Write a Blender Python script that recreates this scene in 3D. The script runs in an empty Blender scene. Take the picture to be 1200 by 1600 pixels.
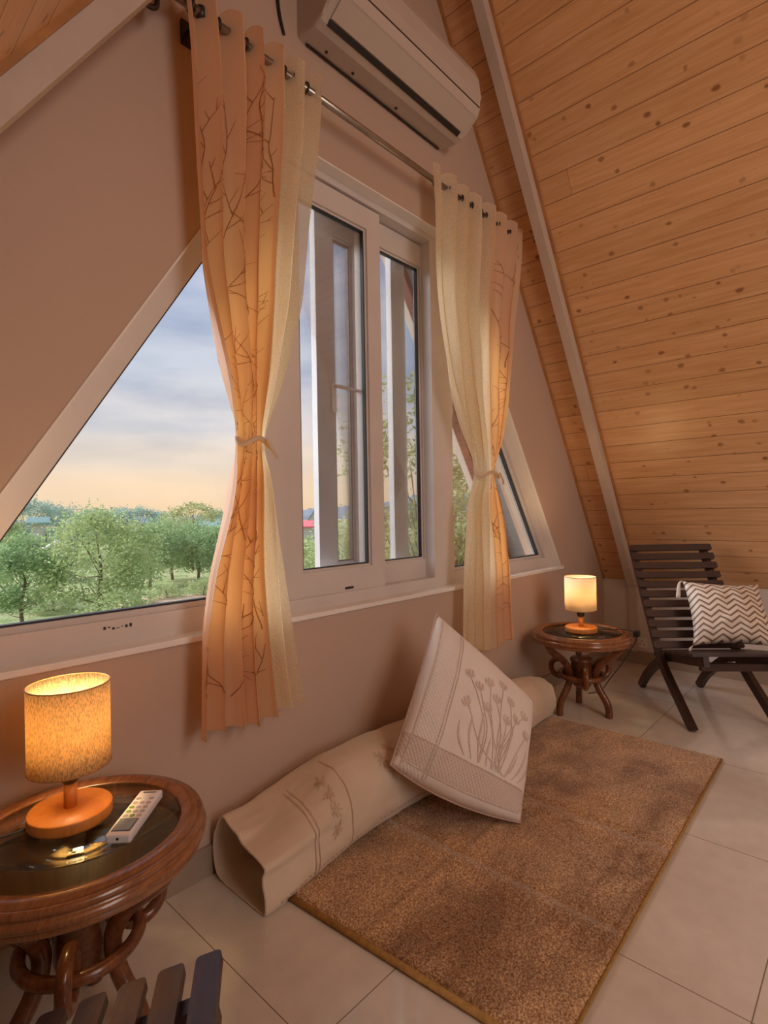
import bpy, bmesh, math, random
from mathutils import Vector, Matrix, noise
PI = math.pi
sc = bpy.context.scene
C = sc.collection

# ------------------------------------------------------------------ camera
cam_d = bpy.data.cameras.new('camera'); cam = bpy.data.objects.new('camera', cam_d); C.objects.link(cam)
cam_d.sensor_fit = 'VERTICAL'; cam_d.sensor_height = 36; cam_d.lens = 853 / 1600 * 36
cam_d.clip_start = .02; cam_d.clip_end = 2000
RM = Matrix(((0.677488, 0.010343, -0.735462), (-0.735326, -0.014294, -0.677563), (-0.017521, 0.999844, -0.002079)))
cam.matrix_world = Matrix.Translation((0, -1.7, 1.207)) @ RM.to_4x4()
sc.camera = cam
sc.view_settings.view_transform = 'Standard'; sc.view_settings.look = 'None'
sc.view_settings.gamma = 1; sc.view_settings.use_curve_mapping = False
sc.view_settings.exposure = 0.12
sc.cycles.use_denoising = True
sc.cycles.max_bounces = 10; sc.cycles.diffuse_bounces = 5; sc.cycles.glossy_bounces = 4
sc.cycles.transmission_bounces = 6; sc.cycles.transparent_max_bounces = 16
sc.cycles.caustics_reflective = False; sc.cycles.caustics_refractive = False
sc.cycles.sample_clamp_indirect = 4

# ------------------------------------------------------------------ world
W = bpy.data.worlds.new('evening_sky'); sc.world = W; W.use_nodes = True
nt = W.node_tree; nt.nodes.clear()
def wn(t, **k):
    n = nt.nodes.new(t)
    for a, b in k.items(): setattr(n, a, b)
    return n
tc = wn('ShaderNodeTexCoord'); sep = wn('ShaderNodeSeparateXYZ'); nt.links.new(tc.outputs['Generated'], sep.inputs[0])
ramp = wn('ShaderNodeValToRGB'); nt.links.new(sep.outputs['Z'], ramp.inputs[0])
cr = ramp.color_ramp; cr.interpolation = 'EASE'
SKY = [(0.0, (.76, .54, .34)), (.045, (.78, .58, .40)), (.10, (.72, .60, .50)), (.16, (.58, .56, .58)), (.26, (.39, .44, .55)), (.45, (.42, .47, .63)), (1.0, (.38, .43, .60))]
while len(cr.elements) < len(SKY): cr.elements.new(.5)
for e, (p, c) in zip(cr.elements, SKY): e.position = p; e.color = (*c, 1)
mp = wn('ShaderNodeMapping'); mp.inputs['Scale'].default_value = (1.6, 1.6, 6.5); nt.links.new(tc.outputs['Generated'], mp.inputs[0])
nz = wn('ShaderNodeTexNoise'); nz.inputs['Scale'].default_value = 1.9; nz.inputs['Detail'].default_value = 5; nz.inputs['Roughness'].default_value = .5
nt.links.new(mp.outputs[0], nz.inputs['Vector'])
r2 = wn('ShaderNodeValToRGB'); nt.links.new(nz.outputs[0], r2.inputs[0])
r2.color_ramp.elements[0].position = .38; r2.color_ramp.elements[0].color = (.62, .70, .80, 1)
r2.color_ramp.elements[1].position = .66; r2.color_ramp.elements[1].color = (1.28, 1.2, 1.1, 1)
mx = wn('ShaderNodeMix', data_type='RGBA', blend_type='MULTIPLY'); mx.inputs[0].default_value = 1
mr = wn('ShaderNodeMapRange'); nt.links.new(sep.outputs['Z'], mr.inputs[0])
mr.inputs[1].default_value = .05; mr.inputs[2].default_value = .2; mr.inputs[3].default_value = .12; mr.inputs[4].default_value = .95
nt.links.new(mr.outputs[0], mx.inputs[0])
nt.links.new(ramp.outputs[0], mx.inputs[6]); nt.links.new(r2.outputs[0], mx.inputs[7])
bg = wn('ShaderNodeBackground'); bg.inputs[1].default_value = 1.25; nt.links.new(mx.outputs[2], bg.inputs[0])
wo = wn('ShaderNodeOutputWorld'); nt.links.new(bg.outputs[0], wo.inputs[0])

# ------------------------------------------------------------------ lights
def light(name, kind, loc, energy, col, **k):
    d = bpy.data.lights.new(name, kind); d.energy = energy; d.color = col
    for a, b in k.items(): setattr(d, a, b)
    o = bpy.data.objects.new(name, d); C.objects.link(o); o.location = loc
    return o
sun = light('glowing_cloud_sun', 'SUN', (-6, 6, 6), 8.0, (.98, .97, 1.0), angle=math.radians(58))
sun.rotation_euler = Vector((.46, -.68, -.46)).to_track_quat('-Z', 'Y').to_euler()
room_fill = light('warm_fill_area', 'AREA', (.9, -3.5, 2.9), 48, (1, .77, .59), shape='DISK', size=1.8)  # added warm fill, stands in for the room's unseen lighting
room_fill.rotation_euler = Vector((.72, .50, -.42)).to_track_quat('-Z', 'Y').to_euler()
point_fill = light('warm_fill_point', 'POINT', (.1, -3.9, 2.1), 22, (1, .75, .57), shadow_soft_size=.4)  # second added warm fill behind the camera, no fitting modelled

back_fill = light('cool_fill_area', 'AREA', (.85, -4.5, 1.5), 19, (.84, .91, 1.0), shape='RECTANGLE', size=1.2, size_y=1.2)  # cool fill added behind the camera to brighten floor and cushion
back_fill.rotation_euler = Vector((.25, 1, -.12)).to_track_quat('-Z', 'Y').to_euler()

# ------------------------------------------------------------------ helpers
class M:
    """small node helper: one principled material"""
    def __init__(s, name, base=(.8, .8, .8), rough=.5, spec=.5, metal=0, coat=0, coat_r=.1):
        s.m = bpy.data.materials.new(name); s.m.use_nodes = True; s.t = s.m.node_tree
        s.b = s.t.nodes['Principled BSDF']; s.out = s.t.nodes['Material Output']
        s.set('Base Color', (*base, 1)); s.set('Roughness', rough); s.set('Specular IOR Level', spec); s.set('Metallic', metal)
        s.set('Coat Weight', coat); s.set('Coat Roughness', coat_r)
    def set(s, k, v): s.b.inputs[k].default_value = v
    def n(s, t, ins=None, **k):
        n = s.t.nodes.new(t)
        for a, b in k.items(): setattr(n, a, b)
        for a, b in (ins or {}).items():
            if hasattr(b, 'is_output'): s.t.links.new(b, n.inputs[a])
            else: n.inputs[a].default_value = b
        return n
    def l(s, a, b): s.t.links.new(a, b)
    def coord(s, which='Object', scale=(1, 1, 1)):
        t = s.n('ShaderNodeTexCoord'); return s.n('ShaderNodeMapping', {'Vector': t.outputs[which], 'Scale': scale}).outputs[0]
    def noise(s, vec, scale, detail=3, rough=.5, dist=0):
        return s.n('ShaderNodeTexNoise', {'Vector': vec, 'Scale': scale, 'Detail': detail, 'Roughness': rough, 'Distortion': dist}).outputs[0]
    def ramp(s, fac, stops):
        r = s.n('ShaderNodeValToRGB', {0: fac}); e = r.color_ramp.elements
        while len(e) < len(stops): e.new(.5)
        for x, (p, c) in zip(e, stops): x.position = p; x.color = (*c, 1) if len(c) == 3 else c
        return r.outputs[0]
    def mix(s, f, a, b, mode='MIX'):
        n = s.n('ShaderNodeMix', data_type='RGBA', blend_type=mode)
        for i, v in ((0, f), (6, a), (7, b)):
            if hasattr(v, 'is_output'): s.l(v, n.inputs[i])
            else: n.inputs[i].default_value = v if i == 0 else (*v, 1)
        return n.outputs[2]
    def math(s, op, a, b=0, c=0):
        n = s.n('ShaderNodeMath', operation=op)
        for i, v in enumerate((a, b, c)):
            if hasattr(v, 'is_output'): s.l(v, n.inputs[i])
            else: n.inputs[i].default_value = v
        return n.outputs[0]
    def bump(s, h, strength=.3, dist=.01):
        n = s.n('ShaderNodeBump', {'Height': h, 'Strength': strength, 'Distance': dist}); s.l(n.outputs[0], s.b.inputs['Normal']); return n
    def color(s, c): s.l(c, s.b.inputs['Base Color'])

def simple(name, base, rough=.5, var=.12, scale=8, bump=0, **k):
    a = M(name, base, rough, **k); v = a.coord()
    f = a.noise(v, scale, 4)
    lo = tuple(c * (1 - var) for c in base); hi = tuple(min(1, c * (1 + var)) for c in base)
    a.color(a.ramp(f, [(.3, lo), (.7, hi)]))
    if bump: a.bump(a.noise(v, scale * 12, 3), bump, .003)
    return a.m

MAT = {}
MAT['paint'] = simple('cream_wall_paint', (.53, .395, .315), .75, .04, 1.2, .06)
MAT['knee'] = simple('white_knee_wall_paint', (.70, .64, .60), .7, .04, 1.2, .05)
MAT['white_paint'] = simple('white_reveal_paint', (.84, .81, .77), .6, .05, 3, .05)
MAT['upvc'] = simple('white_plastic_frame', (.64, .59, .57), .32, .04, 6)
MAT['upvc_out'] = simple('shaded_grey_plastic_frame', (.42, .42, .44), .4, .06, 6)  # outer casement plastic, its shade put into the grey
MAT['gasket'] = simple('black_rubber_gasket', (.02, .02, .025), .5)
MAT['beam'] = simple('cream_painted_beam', (.56, .47, .40), .6, .06, 6, .05)
MAT['moulding'] = simple('varnished_pine_moulding', (.42, .20, .07), .4, .2, 10)
MAT['base_tile'] = simple('brown_skirting_tile', (.36, .28, .21), .25, .1, 4)
MAT['steel'] = simple('brushed_dark_steel', (.34, .30, .26), .28, .1, 30, metal=.9)
MAT['iron'] = simple('dark_bronze_iron', (.06, .04, .035), .4, .2, 20, metal=.6)
MAT['black'] = simple('black_plastic', (.015, .014, .014), .4)
MAT['grey_roof'] = simple('grey_cement_board', (.20, .22, .25), .8, .25, 3, .1)
MAT['rafter'] = simple('red_brown_stained_rafter', (.20, .085, .06), .6, .25, 8)

# pine planks: uv = (metres along the board, metres across)
def pine():
    a = M('knotty_pine_planks', (.6, .35, .15), .42, coat=.3, coat_r=.3)
    uv = a.n('ShaderNodeTexCoord').outputs['UV']; sp = a.n('ShaderNodeSeparateXYZ', {0: uv})
    u, v = sp.outputs[0], sp.outputs[1]
    vv = a.math('DIVIDE', v, .131); row = a.math('FLOOR', vv); fr = a.math('FRACT', vv)
    # butt joints every 2.4 m, shifted per row
    rnd = a.n('ShaderNodeTexWhiteNoise', {'W': row}, noise_dimensions='1D').outputs['Value']
    uu = a.math('ADD', a.math('DIVIDE', u, 4.8), a.math('MULTIPLY', rnd, 7.3)); col = a.math('FLOOR', uu); fu = a.math('FRACT', uu)
    cid = a.n('ShaderNodeCombineXYZ', {0: row, 1: col})
    pr = a.n('ShaderNodeTexWhiteNoise', {'Vector': cid.outputs[0]}, noise_dimensions='3D').outputs['Value']
    off = a.math('MULTIPLY', pr, 37.0)
    gv = a.n('ShaderNodeCombineXYZ', {0: a.math('MULTIPLY', u, .9), 1: a.math('MULTIPLY', v, 13), 2: off}).outputs[0]
    grain = a.noise(gv, 3.0, 5, .6, .5)
    gv2 = a.n('ShaderNodeCombineXYZ', {0: a.math('MULTIPLY', u, 2.5), 1: a.math('MULTIPLY', v, 70), 2: off}).outputs[0]
    fine = a.noise(gv2, 2.0, 3)
    c = a.ramp(grain, [(.28, (.58, .30, .13)), (.5, (.68, .385, .185)), (.72, (.77, .48, .26))])
    c = a.mix(.25, c, a.ramp(fine, [(.3, (.54, .28, .12)), (.7, (.77, .48, .26))]))
    c = a.mix(.55, c, a.ramp(pr, [(0, (.84, .83, .80)), (1, (1.06, 1.05, 1.04))]), 'MULTIPLY')
    # knots
    kv = a.n('ShaderNodeCombineXYZ', {0: a.math('MULTIPLY', u, 1.0), 1: a.math('MULTIPLY', v, 1.5), 2: off}).outputs[0]
    vo = a.n('ShaderNodeTexVoronoi', {'Vector': kv, 'Scale': 7.0, 'Randomness': 1.0})
    keep = a.n('ShaderNodeSeparateColor', {0: vo.outputs['Color']}).outputs[0]
    rad = a.math('MULTIPLY', a.math('GREATER_THAN', keep, .30), a.math('MULTIPLY_ADD', keep, .13, .0))
    wob = a.math('MULTIPLY_ADD', a.noise(uv, 38, 3), .16, -.08)
    d = a.math('SUBTRACT', a.math('ADD', vo.outputs['Distance'], wob), rad)
    kn = a.ramp(a.math('MULTIPLY_ADD', d, 9.0, .35), [(.1, (1, 1, 1)), (.38, (.45, .45, .45)), (.75, (0, 0, 0))])
    c = a.mix(a.math('MULTIPLY', kn, .85), c, (.22, .075, .02))
    vo2 = a.n('ShaderNodeTexVoronoi', {'Vector': a.n('ShaderNodeCombineXYZ', {0: a.math('MULTIPLY', u, .8), 1: v, 2: off}).outputs[0], 'Scale': 15.0, 'Randomness': 1.0})
    kp2 = a.n('ShaderNodeSeparateColor', {0: vo2.outputs['Color']}).outputs[1]
    d2 = a.math('SUBTRACT', a.math('ADD', vo2.outputs['Distance'], a.math('MULTIPLY_ADD', a.noise(uv, 70, 2), .2, -.1)), a.math('MULTIPLY', a.math('GREATER_THAN', kp2, .62), a.math('MULTIPLY', kp2, .20)))
    kn2 = a.ramp(a.math('MULTIPLY_ADD', d2, 7.0, .35), [(.1, (1, 1, 1)), (.5, (.4, .4, .4)), (.8, (0, 0, 0))])
    clus = a.ramp(a.noise(uv, 1.6, 2), [(.42, (0, 0, 0)), (.52, (1, 1, 1))])
    c = a.mix(a.math('MULTIPLY', a.math('MULTIPLY', kn2, clus), .75), c, (.26, .10, .03))
    g1 = a.math('LESS_THAN', fr, .028); g2 = a.math('LESS_THAN', fu, .0004)
    gr = a.math('MAXIMUM', g1, g2)
    c = a.mix(a.math('MULTIPLY', gr, .82), c, (.10, .035, .01))
    a.color(c)
    soft = a.math('SMOOTH_MIN', a.math('MINIMUM', fr, a.math('SUBTRACT', 1.0, fr)), .05, .03)
    a.bump(a.math('ADD', a.math('MULTIPLY', soft, 14), a.math('MULTIPLY', fine, .12)), .35, .004)
    return a.m
MAT['pine'] = pine()

def floor_mat():
    a = M('glossy_beige_floor_tile', (.6, .5, .4), .10, .5)
    o = a.n('ShaderNodeTexCoord').outputs['Object']; sp = a.n('ShaderNodeSeparateXYZ', {0: o})
    P = .725
    fx = a.math('FRACT', a.math('DIVIDE', a.math('ADD', sp.outputs[0], 7.25 - .785), P)); fy = a.math('FRACT', a.math('DIVIDE', a.math('ADD', sp.outputs[1], 14.5 + .725), P))
    ex = a.math('MINIMUM', fx, a.math('SUBTRACT', 1, fx)); ey = a.math('MINIMUM', fy, a.math('SUBTRACT', 1, fy))
    e = a.math('LESS_THAN', a.math('MINIMUM', ex, ey), .0021)
    n1 = a.noise(o, 2.2, 5, .6, .6); n2 = a.noise(o, 14, 4)
    c = a.ramp(n1, [(.3, (.62, .56, .49)), (.7, (.74, .68, .61))])
    c = a.mix(.25, c, a.ramp(n2, [(.35, (.57, .51, .44)), (.65, (.76, .70, .62))]))
    c = a.mix(e, c, (.24, .19, .15)); a.color(c)
    a.l(a.ramp(a.noise(o, 5, 4), [(.3, (.035,) * 3), (.7, (.11,) * 3)]), a.b.inputs['Roughness'])
    a.bump(a.math('SUBTRACT', 1.0, e), .25, .002)
    return a.m
MAT['floor'] = floor_mat()

def wood(name, dark, light_, rough=.3, sc_=(3, 3, 3), coat=.3):
    a = M(name, light_, rough, coat=coat, coat_r=.12); v = a.coord('Object', sc_)
    f = a.noise(v, 4, 5, .6, 1.2); g = a.noise(a.coord('Object', (sc_[0] * 3, sc_[1] * 3, sc_[2] * 3)), 9, 4)
    c = a.ramp(f, [(.3, dark), (.7, light_)]); c = a.mix(.3, c, a.ramp(g, [(.35, dark), (.65, light_)])); a.color(c)
    a.bump(g, .08, .002); return a.m
MAT['cane'] = wood('red_brown_varnished_cane', (.09, .028, .011), (.26, .088, .032), .25)
MAT['table_rim'] = wood('glossy_walnut_rim', (.17, .06, .022), (.36, .15, .06), .22, (2, 9, 2), coat=.6)
MAT['chair'] = wood('dark_stained_slat_wood', (.016, .006, .004), (.055, .019, .012), .40, (2, 16, 16), coat=.15)
MAT['lamp_wood'] = wood('orange_beech_lamp_wood', (.52, .17, .028), (.72, .27, .05), .45, (6, 6, 1), coat=.05)

def glass(name, tint=(1, 1, 1), refl=.9, body=0.0):
    m = bpy.data.materials.new(name); m.use_nodes = True; t = m.node_tree; t.nodes.clear()
    o = t.nodes.new('ShaderNodeOutputMaterial'); mx_ = t.nodes.new('ShaderNodeMixShader'); tr = t.nodes.new('ShaderNodeBsdfTransparent'); gl = t.nodes.new('ShaderNodeBsdfGlossy')
    fr = t.nodes.new('ShaderNodeFresnel'); fr.inputs[0].default_value = 1.45
    ml = t.nodes.new('ShaderNodeMath'); ml.operation = 'MULTIPLY'; ml.inputs[1].default_value = refl; t.links.new(fr.outputs[0], ml.inputs[0])
    tr.inputs[0].default_value = (*tint, 1); gl.inputs['Roughness'].default_value = .03
    t.links.new(ml.outputs[0], mx_.inputs[0]); t.links.new(tr.outputs[0], mx_.inputs[1]); t.links.new(gl.outputs[0], mx_.inputs[2]); t.links.new(mx_.outputs[0], o.inputs[0])
    return m
MAT['glass'] = glass('clear_window_glass', (.97, .98, .98), .5)
MAT['table_glass'] = glass('greenish_table_glass', (.78, .84, .78), .8)

def cloth(name, base, trans, tw=.5, alpha=None, bumpy=True, wscale=900):
    m = bpy.data.materials.new(name); m.use_nodes = True; t = m.node_tree; b = t.nodes['Principled BSDF']; o = t.nodes['Material Output']
    b.inputs['Base Color'].default_value = (*base, 1); b.inputs['Roughness'].default_value = .42; b.inputs['Sheen Weight'].default_value = .3
    tl = t.nodes.new('ShaderNodeBsdfTranslucent'); tl.inputs[0].default_value = (*trans, 1)
    x = t.nodes.new('ShaderNodeMixShader'); x.inputs[0].default_value = tw
    t.links.new(b.outputs[0], x.inputs[1]); t.links.new(tl.outputs[0], x.inputs[2]); last = x
    if alpha:
        tc_ = t.nodes.new('ShaderNodeTexCoord'); vo = t.nodes.new('ShaderNodeTexVoronoi'); vo.feature = 'DISTANCE_TO_EDGE'; vo.inputs['Scale'].default_value = alpha[0]
        nn = t.nodes.new('ShaderNodeTexNoise'); nn.inputs['Scale'].default_value = alpha[0] * .7
        av = t.nodes.new('ShaderNodeMix'); av.data_type = 'VECTOR'; av.inputs[0].default_value = .04
        t.links.new(tc_.outputs['Object'], nn.inputs['Vector']); t.links.new(tc_.outputs['Object'], av.inputs[4]); t.links.new(nn.outputs[1], av.inputs[5]); t.links.new(av.outputs[1], vo.inputs['Vector'])
        mr_ = t.nodes.new('ShaderNodeMapRange'); mr_.inputs[1].default_value = .05; mr_.inputs[2].default_value = .16; mr_.inputs[3].default_value = alpha[1]; mr_.inputs[4].default_value = alpha[2]
        t.links.new(vo.outputs[0], mr_.inputs[0])
        tp = t.nodes.new('ShaderNodeBsdfTransparent'); x2 = t.nodes.new('ShaderNodeMixShader')
        t.links.new(mr_.outputs[0], x2.inputs[0]); t.links.new(x.outputs[0], x2.inputs[1]); t.links.new(tp.outputs[0], x2.inputs[2]); last = x2
    t.links.new(last.outputs[0], o.inputs[0])
    return m
MAT['drape'] = cloth('cream_orange_satin_drape', (.84, .66, .47), (1.0, .58, .18), .46)
MAT['print'] = cloth('brown_branch_print', (.36, .19, .09), (.5, .22, .06), .4)
MAT['lace'] = cloth('cream_lace_sheer', (.88, .78, .60), (1.0, .86, .58), .5, alpha=(150, .0, .30))
MAT['tie'] = cloth('cream_satin_tie', (.78, .62, .45), (.9, .6, .3), .2)

def shade_mat(name, speck, tint):
    m = bpy.data.materials.new(name); m.use_nodes = True; t = m.node_tree; b = t.nodes['Principled BSDF']; o = t.nodes['Material Output']
    tc_ = t.nodes.new('ShaderNodeTexCoord'); mp_ = t.nodes.new('ShaderNodeMapping'); mp_.inputs['Scale'].default_value = (1, 1, .28); t.links.new(tc_.outputs['Object'], mp_.inputs[0])
    n_ = t.nodes.new('ShaderNodeTexNoise'); n_.inputs['Scale'].default_value = 420; n_.inputs['Detail'].default_value = 3; t.links.new(mp_.outputs[0], n_.inputs['Vector'])
    r_ = t.nodes.new('ShaderNodeValToRGB'); t.links.new(n_.outputs[0], r_.inputs[0])
    r_.color_ramp.elements[0].position = .40; r_.color_ramp.elements[1].position = .56
    r_.color_ramp.elements[0].color = (*[c * (1 - speck) for c in tint], 1); r_.color_ramp.elements[1].color = (*tint, 1)
    b.inputs['Roughness'].default_value = .8; t.links.new(r_.outputs[0], b.inputs['Base Color'])
    tl = t.nodes.new('ShaderNodeBsdfTranslucent'); x = t.nodes.new('ShaderNodeMixShader'); x.inputs[0].default_value = .5
    t.links.new(r_.outputs[0], tl.inputs[0]); t.links.new(b.outputs[0], x.inputs[1]); t.links.new(tl.outputs[0], x.inputs[2]); t.links.new(x.outputs[0], o.inputs[0])
    return m
MAT['shade_speck'] = shade_mat('speckled_linen_shade', .55, (.96, .74, .42))
MAT['shade_plain'] = shade_mat('pale_linen_shade', .10, (.95, .84, .64))
def emis(name, col, s):
    a = M(name, (0, 0, 0)); a.set('Emission Color', (*col, 1)); a.set('Emission Strength', s); return a.m
MAT['bulb'] = emis('lit_bulb', (1, .62, .28), 6)

# ------------------------------------------------------------------ mesh builder
class MB:
    def __init__(s): s.v = []; s.f = []; s.mi = []; s.sm = []; s.uv = {}
    def add(s, vs, fs, mi=0, smooth=False):
        b = len(s.v); s.v += [tuple(v) for v in vs]
        for f in fs: s.f.append([b + i for i in f]); s.mi.append(mi); s.sm.append(smooth)
        return b
    def hexa(s, p, mi=0):   # 8 points, bottom 4 then top 4
        return s.add(p, [(3, 2, 1, 0), (4, 5, 6, 7), (0, 1, 5, 4), (1, 2, 6, 5), (2, 3, 7, 6), (3, 0, 4, 7)], mi)
    def box(s, x0, x1, y0, y1, z0, z1, mi=0, bev=0):
        if bev <= 0:
            return s.hexa([(x0, y0, z0), (x1, y0, z0), (x1, y1, z0), (x0, y1, z0), (x0, y0, z1), (x1, y0, z1), (x1, y1, z1), (x0, y1, z1)], mi)
        bm = bmesh.new(); bmesh.ops.create_cube(bm, size=1)
        for v in bm.verts: v.co = Vector(((x0 + x1) / 2 + v.co.x * (x1 - x0), (y0 + y1) / 2 + v.co.y * (y1 - y0), (z0 + z1) / 2 + v.co.z * (z1 - z0)))
        bmesh.ops.bevel(bm, geom=list(bm.edges), offset=bev, segments=2, affect='EDGES', profile=.5)
        s.bm(bm, mi)
    def bm(s, bm, mi=0, mtx=None, smooth=False):
        bm.verts.index_update()
        s.add([(mtx @ v.co) if mtx else v.co for v in bm.verts], [[v.index for v in f.verts] for f in bm.faces], mi, smooth); bm.free()
    def obox(s, o, ax, ay, az, mi=0):  # oriented box: origin corner and three edge vectors
        o, ax, ay, az = map(Vector, (o, ax, ay, az))
        s.hexa([o, o + ax, o + ax + ay, o + ay, o + az, o + ax + az, o + ax + ay + az, o + ay + az], mi)
    def prism(s, pts, d, mi=0, smooth=False):  # polygon (3d points) extruded by vector d
        d = Vector(d); n = len(pts); P = [Vector(p) for p in pts]
        s.add(P + [p + d for p in P], [tuple(range(n))[::-1], tuple(range(n, 2 * n))] + [(i, (i + 1) % n, n + (i + 1) % n, n + i) for i in range(n)], mi, smooth)
    def lathe(s, prof, n=48, c=(0, 0, 0), mi=0, closed=False, smooth=True):
        vs = []; fs = []; k = len(prof)
        for i in range(n):
            a = 2 * PI * i / n
            for r, z in prof: vs.append((c[0] + r * math.cos(a), c[1] + r * math.sin(a), c[2] + z))
        for i in range(n):
            j = (i + 1) % n
            for q in range(k if closed else k - 1):
                w = (q + 1) % k; fs.append((i * k + q, j * k + q, j * k + w, i * k + w))
        s.add(vs, fs, mi, smooth)
    def tube(s, pts, rad, n=10, mi=0, closed=False, smooth=True, squash=1.0):
        P = [Vector(p) for p in pts]; m = len(P); R = rad if isinstance(rad, (list, tuple)) else [rad] * m
        vs = []; up = Vector((.13, .21, 1)).normalized(); prev = None
        for i, p in enumerate(P):
            if closed: t = (P[(i + 1) % m] - P[i - 1]).normalized()
            else: t = (P[min(i + 1, m - 1)] - P[max(i - 1, 0)]).normalized()
            if prev is None:
                a = t.cross(up)
                if a.length < .05: a = t.cross(Vector((1, 0, 0)))
            else: a = prev - t * prev.dot(t)
            a.normalize(); prev = a; b = t.cross(a)
            for k in range(n):
                q = 2 * PI * k / n; vs.append(p + a * math.cos(q) * R[i] + b * math.sin(q) * R[i] * squash)
        fs = []
        for i in range(m if closed else m - 1):
            j = (i + 1) % m
            for k in range(n): fs.append((i * n + k, i * n + (k + 1) % n, j * n + (k + 1) % n, j * n + k))
        if not closed: fs += [tuple(range(n))[::-1], tuple((m - 1) * n + k for k in range(n))]
        s.add(vs, fs, mi, smooth)
    def grid(s, fn, nu, nv, mi=0, smooth=True, uvfn=None):
        vs = [fn(i / nu, j / nv) for j in range(nv + 1) for i in range(nu + 1)]
        b = len(s.v)
        fs = [(j * (nu + 1) + i, j * (nu + 1) + i + 1, (j + 1) * (nu + 1) + i + 1, (j + 1) * (nu + 1) + i) for j in range(nv) for i in range(nu)]
        s.add(vs, fs, mi, smooth)
        for j in range(nv + 1):
            for i in range(nu + 1): s.uv[b + j * (nu + 1) + i] = (i / nu, j / nv) if uvfn is None else uvfn(i / nu, j / nv)
    def build(s, name, mats, parent=None, loc=None, recalc=True):
        me = bpy.data.meshes.new(name); me.from_pydata(s.v, [], s.f)
        for m in (mats if isinstance(mats, (list, tuple)) else [mats]): me.materials.append(MAT[m] if isinstance(m, str) else m)
        me.polygons.foreach_set('material_index', s.mi); me.polygons.foreach_set('use_smooth', s.sm)
        if s.uv:
            ul = me.uv_layers.new(name='UVMap')
            for lp in me.loops: ul.data[lp.index].uv = s.uv.get(lp.vertex_index, (0, 0))
        if recalc:
            bm = bmesh.new(); bm.from_mesh(me); bmesh.ops.recalc_face_normals(bm, faces=bm.faces); bm.to_mesh(me); bm.free()
        me.update()
        o = bpy.data.objects.new(name, me); C.objects.link(o)
        if parent: o.parent = parent
        if loc: o.location = loc
        return o
def smooth_pts(P, n=6, closed=False):   # catmull-rom
    P = [Vector(p) for p in P]; out = []; m = len(P)
    for i in range(m if closed else m - 1):
        g = lambda k: P[k % m] if closed else P[max(0, min(m - 1, k))]
        p0, p1, p2, p3 = g(i - 1), g(i), g(i + 1), g(i + 2)
        for k in range(n):
            t = k / n; out.append(.5 * ((2 * p1) + (-p0 + p2) * t + (2 * p0 - 5 * p1 + 4 * p2 - p3) * t * t + (-p0 + 3 * p1 - 3 * p2 + p3) * t ** 3))
    if not closed: out.append(P[-1])
    return out
def empty(name, loc=(0, 0, 0), rz=0):
    o = bpy.data.objects.new(name, None); C.objects.link(o); o.location = loc; o.rotation_euler = (0, 0, rz); o.empty_display_size = .1; return o
def tag(o, label=None, cat=None, group=None, kind=None):
    for k, v in (('label', label), ('category', cat), ('group', group), ('kind', kind)):
        if v: o[k] = v
    return o
def children(o): return [c for c in C.objects if c.parent == o]
def copy_tree(o, parent=None):
    kids = children(o); c = o.copy(); C.objects.link(c)
    if parent: c.parent = parent
    for k in kids: copy_tree(k, c)
    return c

# ------------------------------------------------------------------ setting: the A-frame room
SL = 1.53; XR, XL, ZK = 4.46, -.70, .65; XC = (XR + XL) / 2; ZR = ZK + (XR - XC) * SL
YB = -4.6; WT = .25
HB, HT = .807, 2.68; HXL0, HXL1, HXR1, HXR0 = .07, 1.266, 2.42, 3.686
m = MB(); m.box(XL - .1, XR + .1, YB - .1, .25, -.1, 0); tag(m.build('floor', 'floor'), kind='structure')
# gable wall with the trapezoid window hole
m = MB()
def wp(poly): m.prism([(x, 0, z) for x, z in poly], (0, WT, 0))
wp([(XL, 0), (XR, 0), (XR, ZK), (HXR0, HB), (HXL0, HB), (XL, ZK)])
wp([(XL, ZK), (HXL0, HB), (HXL1, HT), (XC, ZR)])
wp([(XR, ZK), (XC, ZR), (HXR1, HT), (HXR0, HB)])
wp([(HXL1, HT), (HXR1, HT), (XC, ZR)])
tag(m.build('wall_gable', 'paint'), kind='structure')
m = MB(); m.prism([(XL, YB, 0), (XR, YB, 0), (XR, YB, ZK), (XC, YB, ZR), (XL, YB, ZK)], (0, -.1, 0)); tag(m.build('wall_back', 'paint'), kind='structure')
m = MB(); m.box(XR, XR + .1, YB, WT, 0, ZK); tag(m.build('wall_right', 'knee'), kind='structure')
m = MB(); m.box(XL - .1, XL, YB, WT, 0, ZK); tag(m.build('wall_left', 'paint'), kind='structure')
LN = math.hypot(1, SL)
def roof_slab(side, y0, y1, off, th, mat, name):
    x0 = XR if side > 0 else XL; n = Vector((side * SL / LN, 0, 1 / LN)); m = MB()
    a = Vector((x0, 0, ZK)) + n * off; b = Vector((XC, 0, ZR)) + n * off
    ext = (a - b).normalized() * .0
    P = [Vector((a.x, y0, a.z)), Vector((a.x, y1, a.z)), Vector((b.x, y1, b.z)), Vector((b.x, y0, b.z))]
    m.add(P + [p + n * th for p in P], [(0, 1, 2, 3), (7, 6, 5, 4), (0, 4, 5, 1), (1, 5, 6, 2), (2, 6, 7, 3), (3, 7, 4, 0)])
    Lr = (b - a).length
    for i, p in enumerate(m.v):
        k = i % 4; m.uv[i] = ((y0, y1, y1, y0)[k] + 20 + side * 3, (0, 0, Lr, Lr)[k] + (0 if side > 0 else 5.3))
    return m.build(name, mat)
tag(roof_slab(1, YB, WT, 0, .08, 'pine', 'ceiling_right'), kind='structure')
tag(roof_slab(-1, YB, WT, 0, .08, 'pine', 'ceiling_left'), kind='structure')
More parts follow.
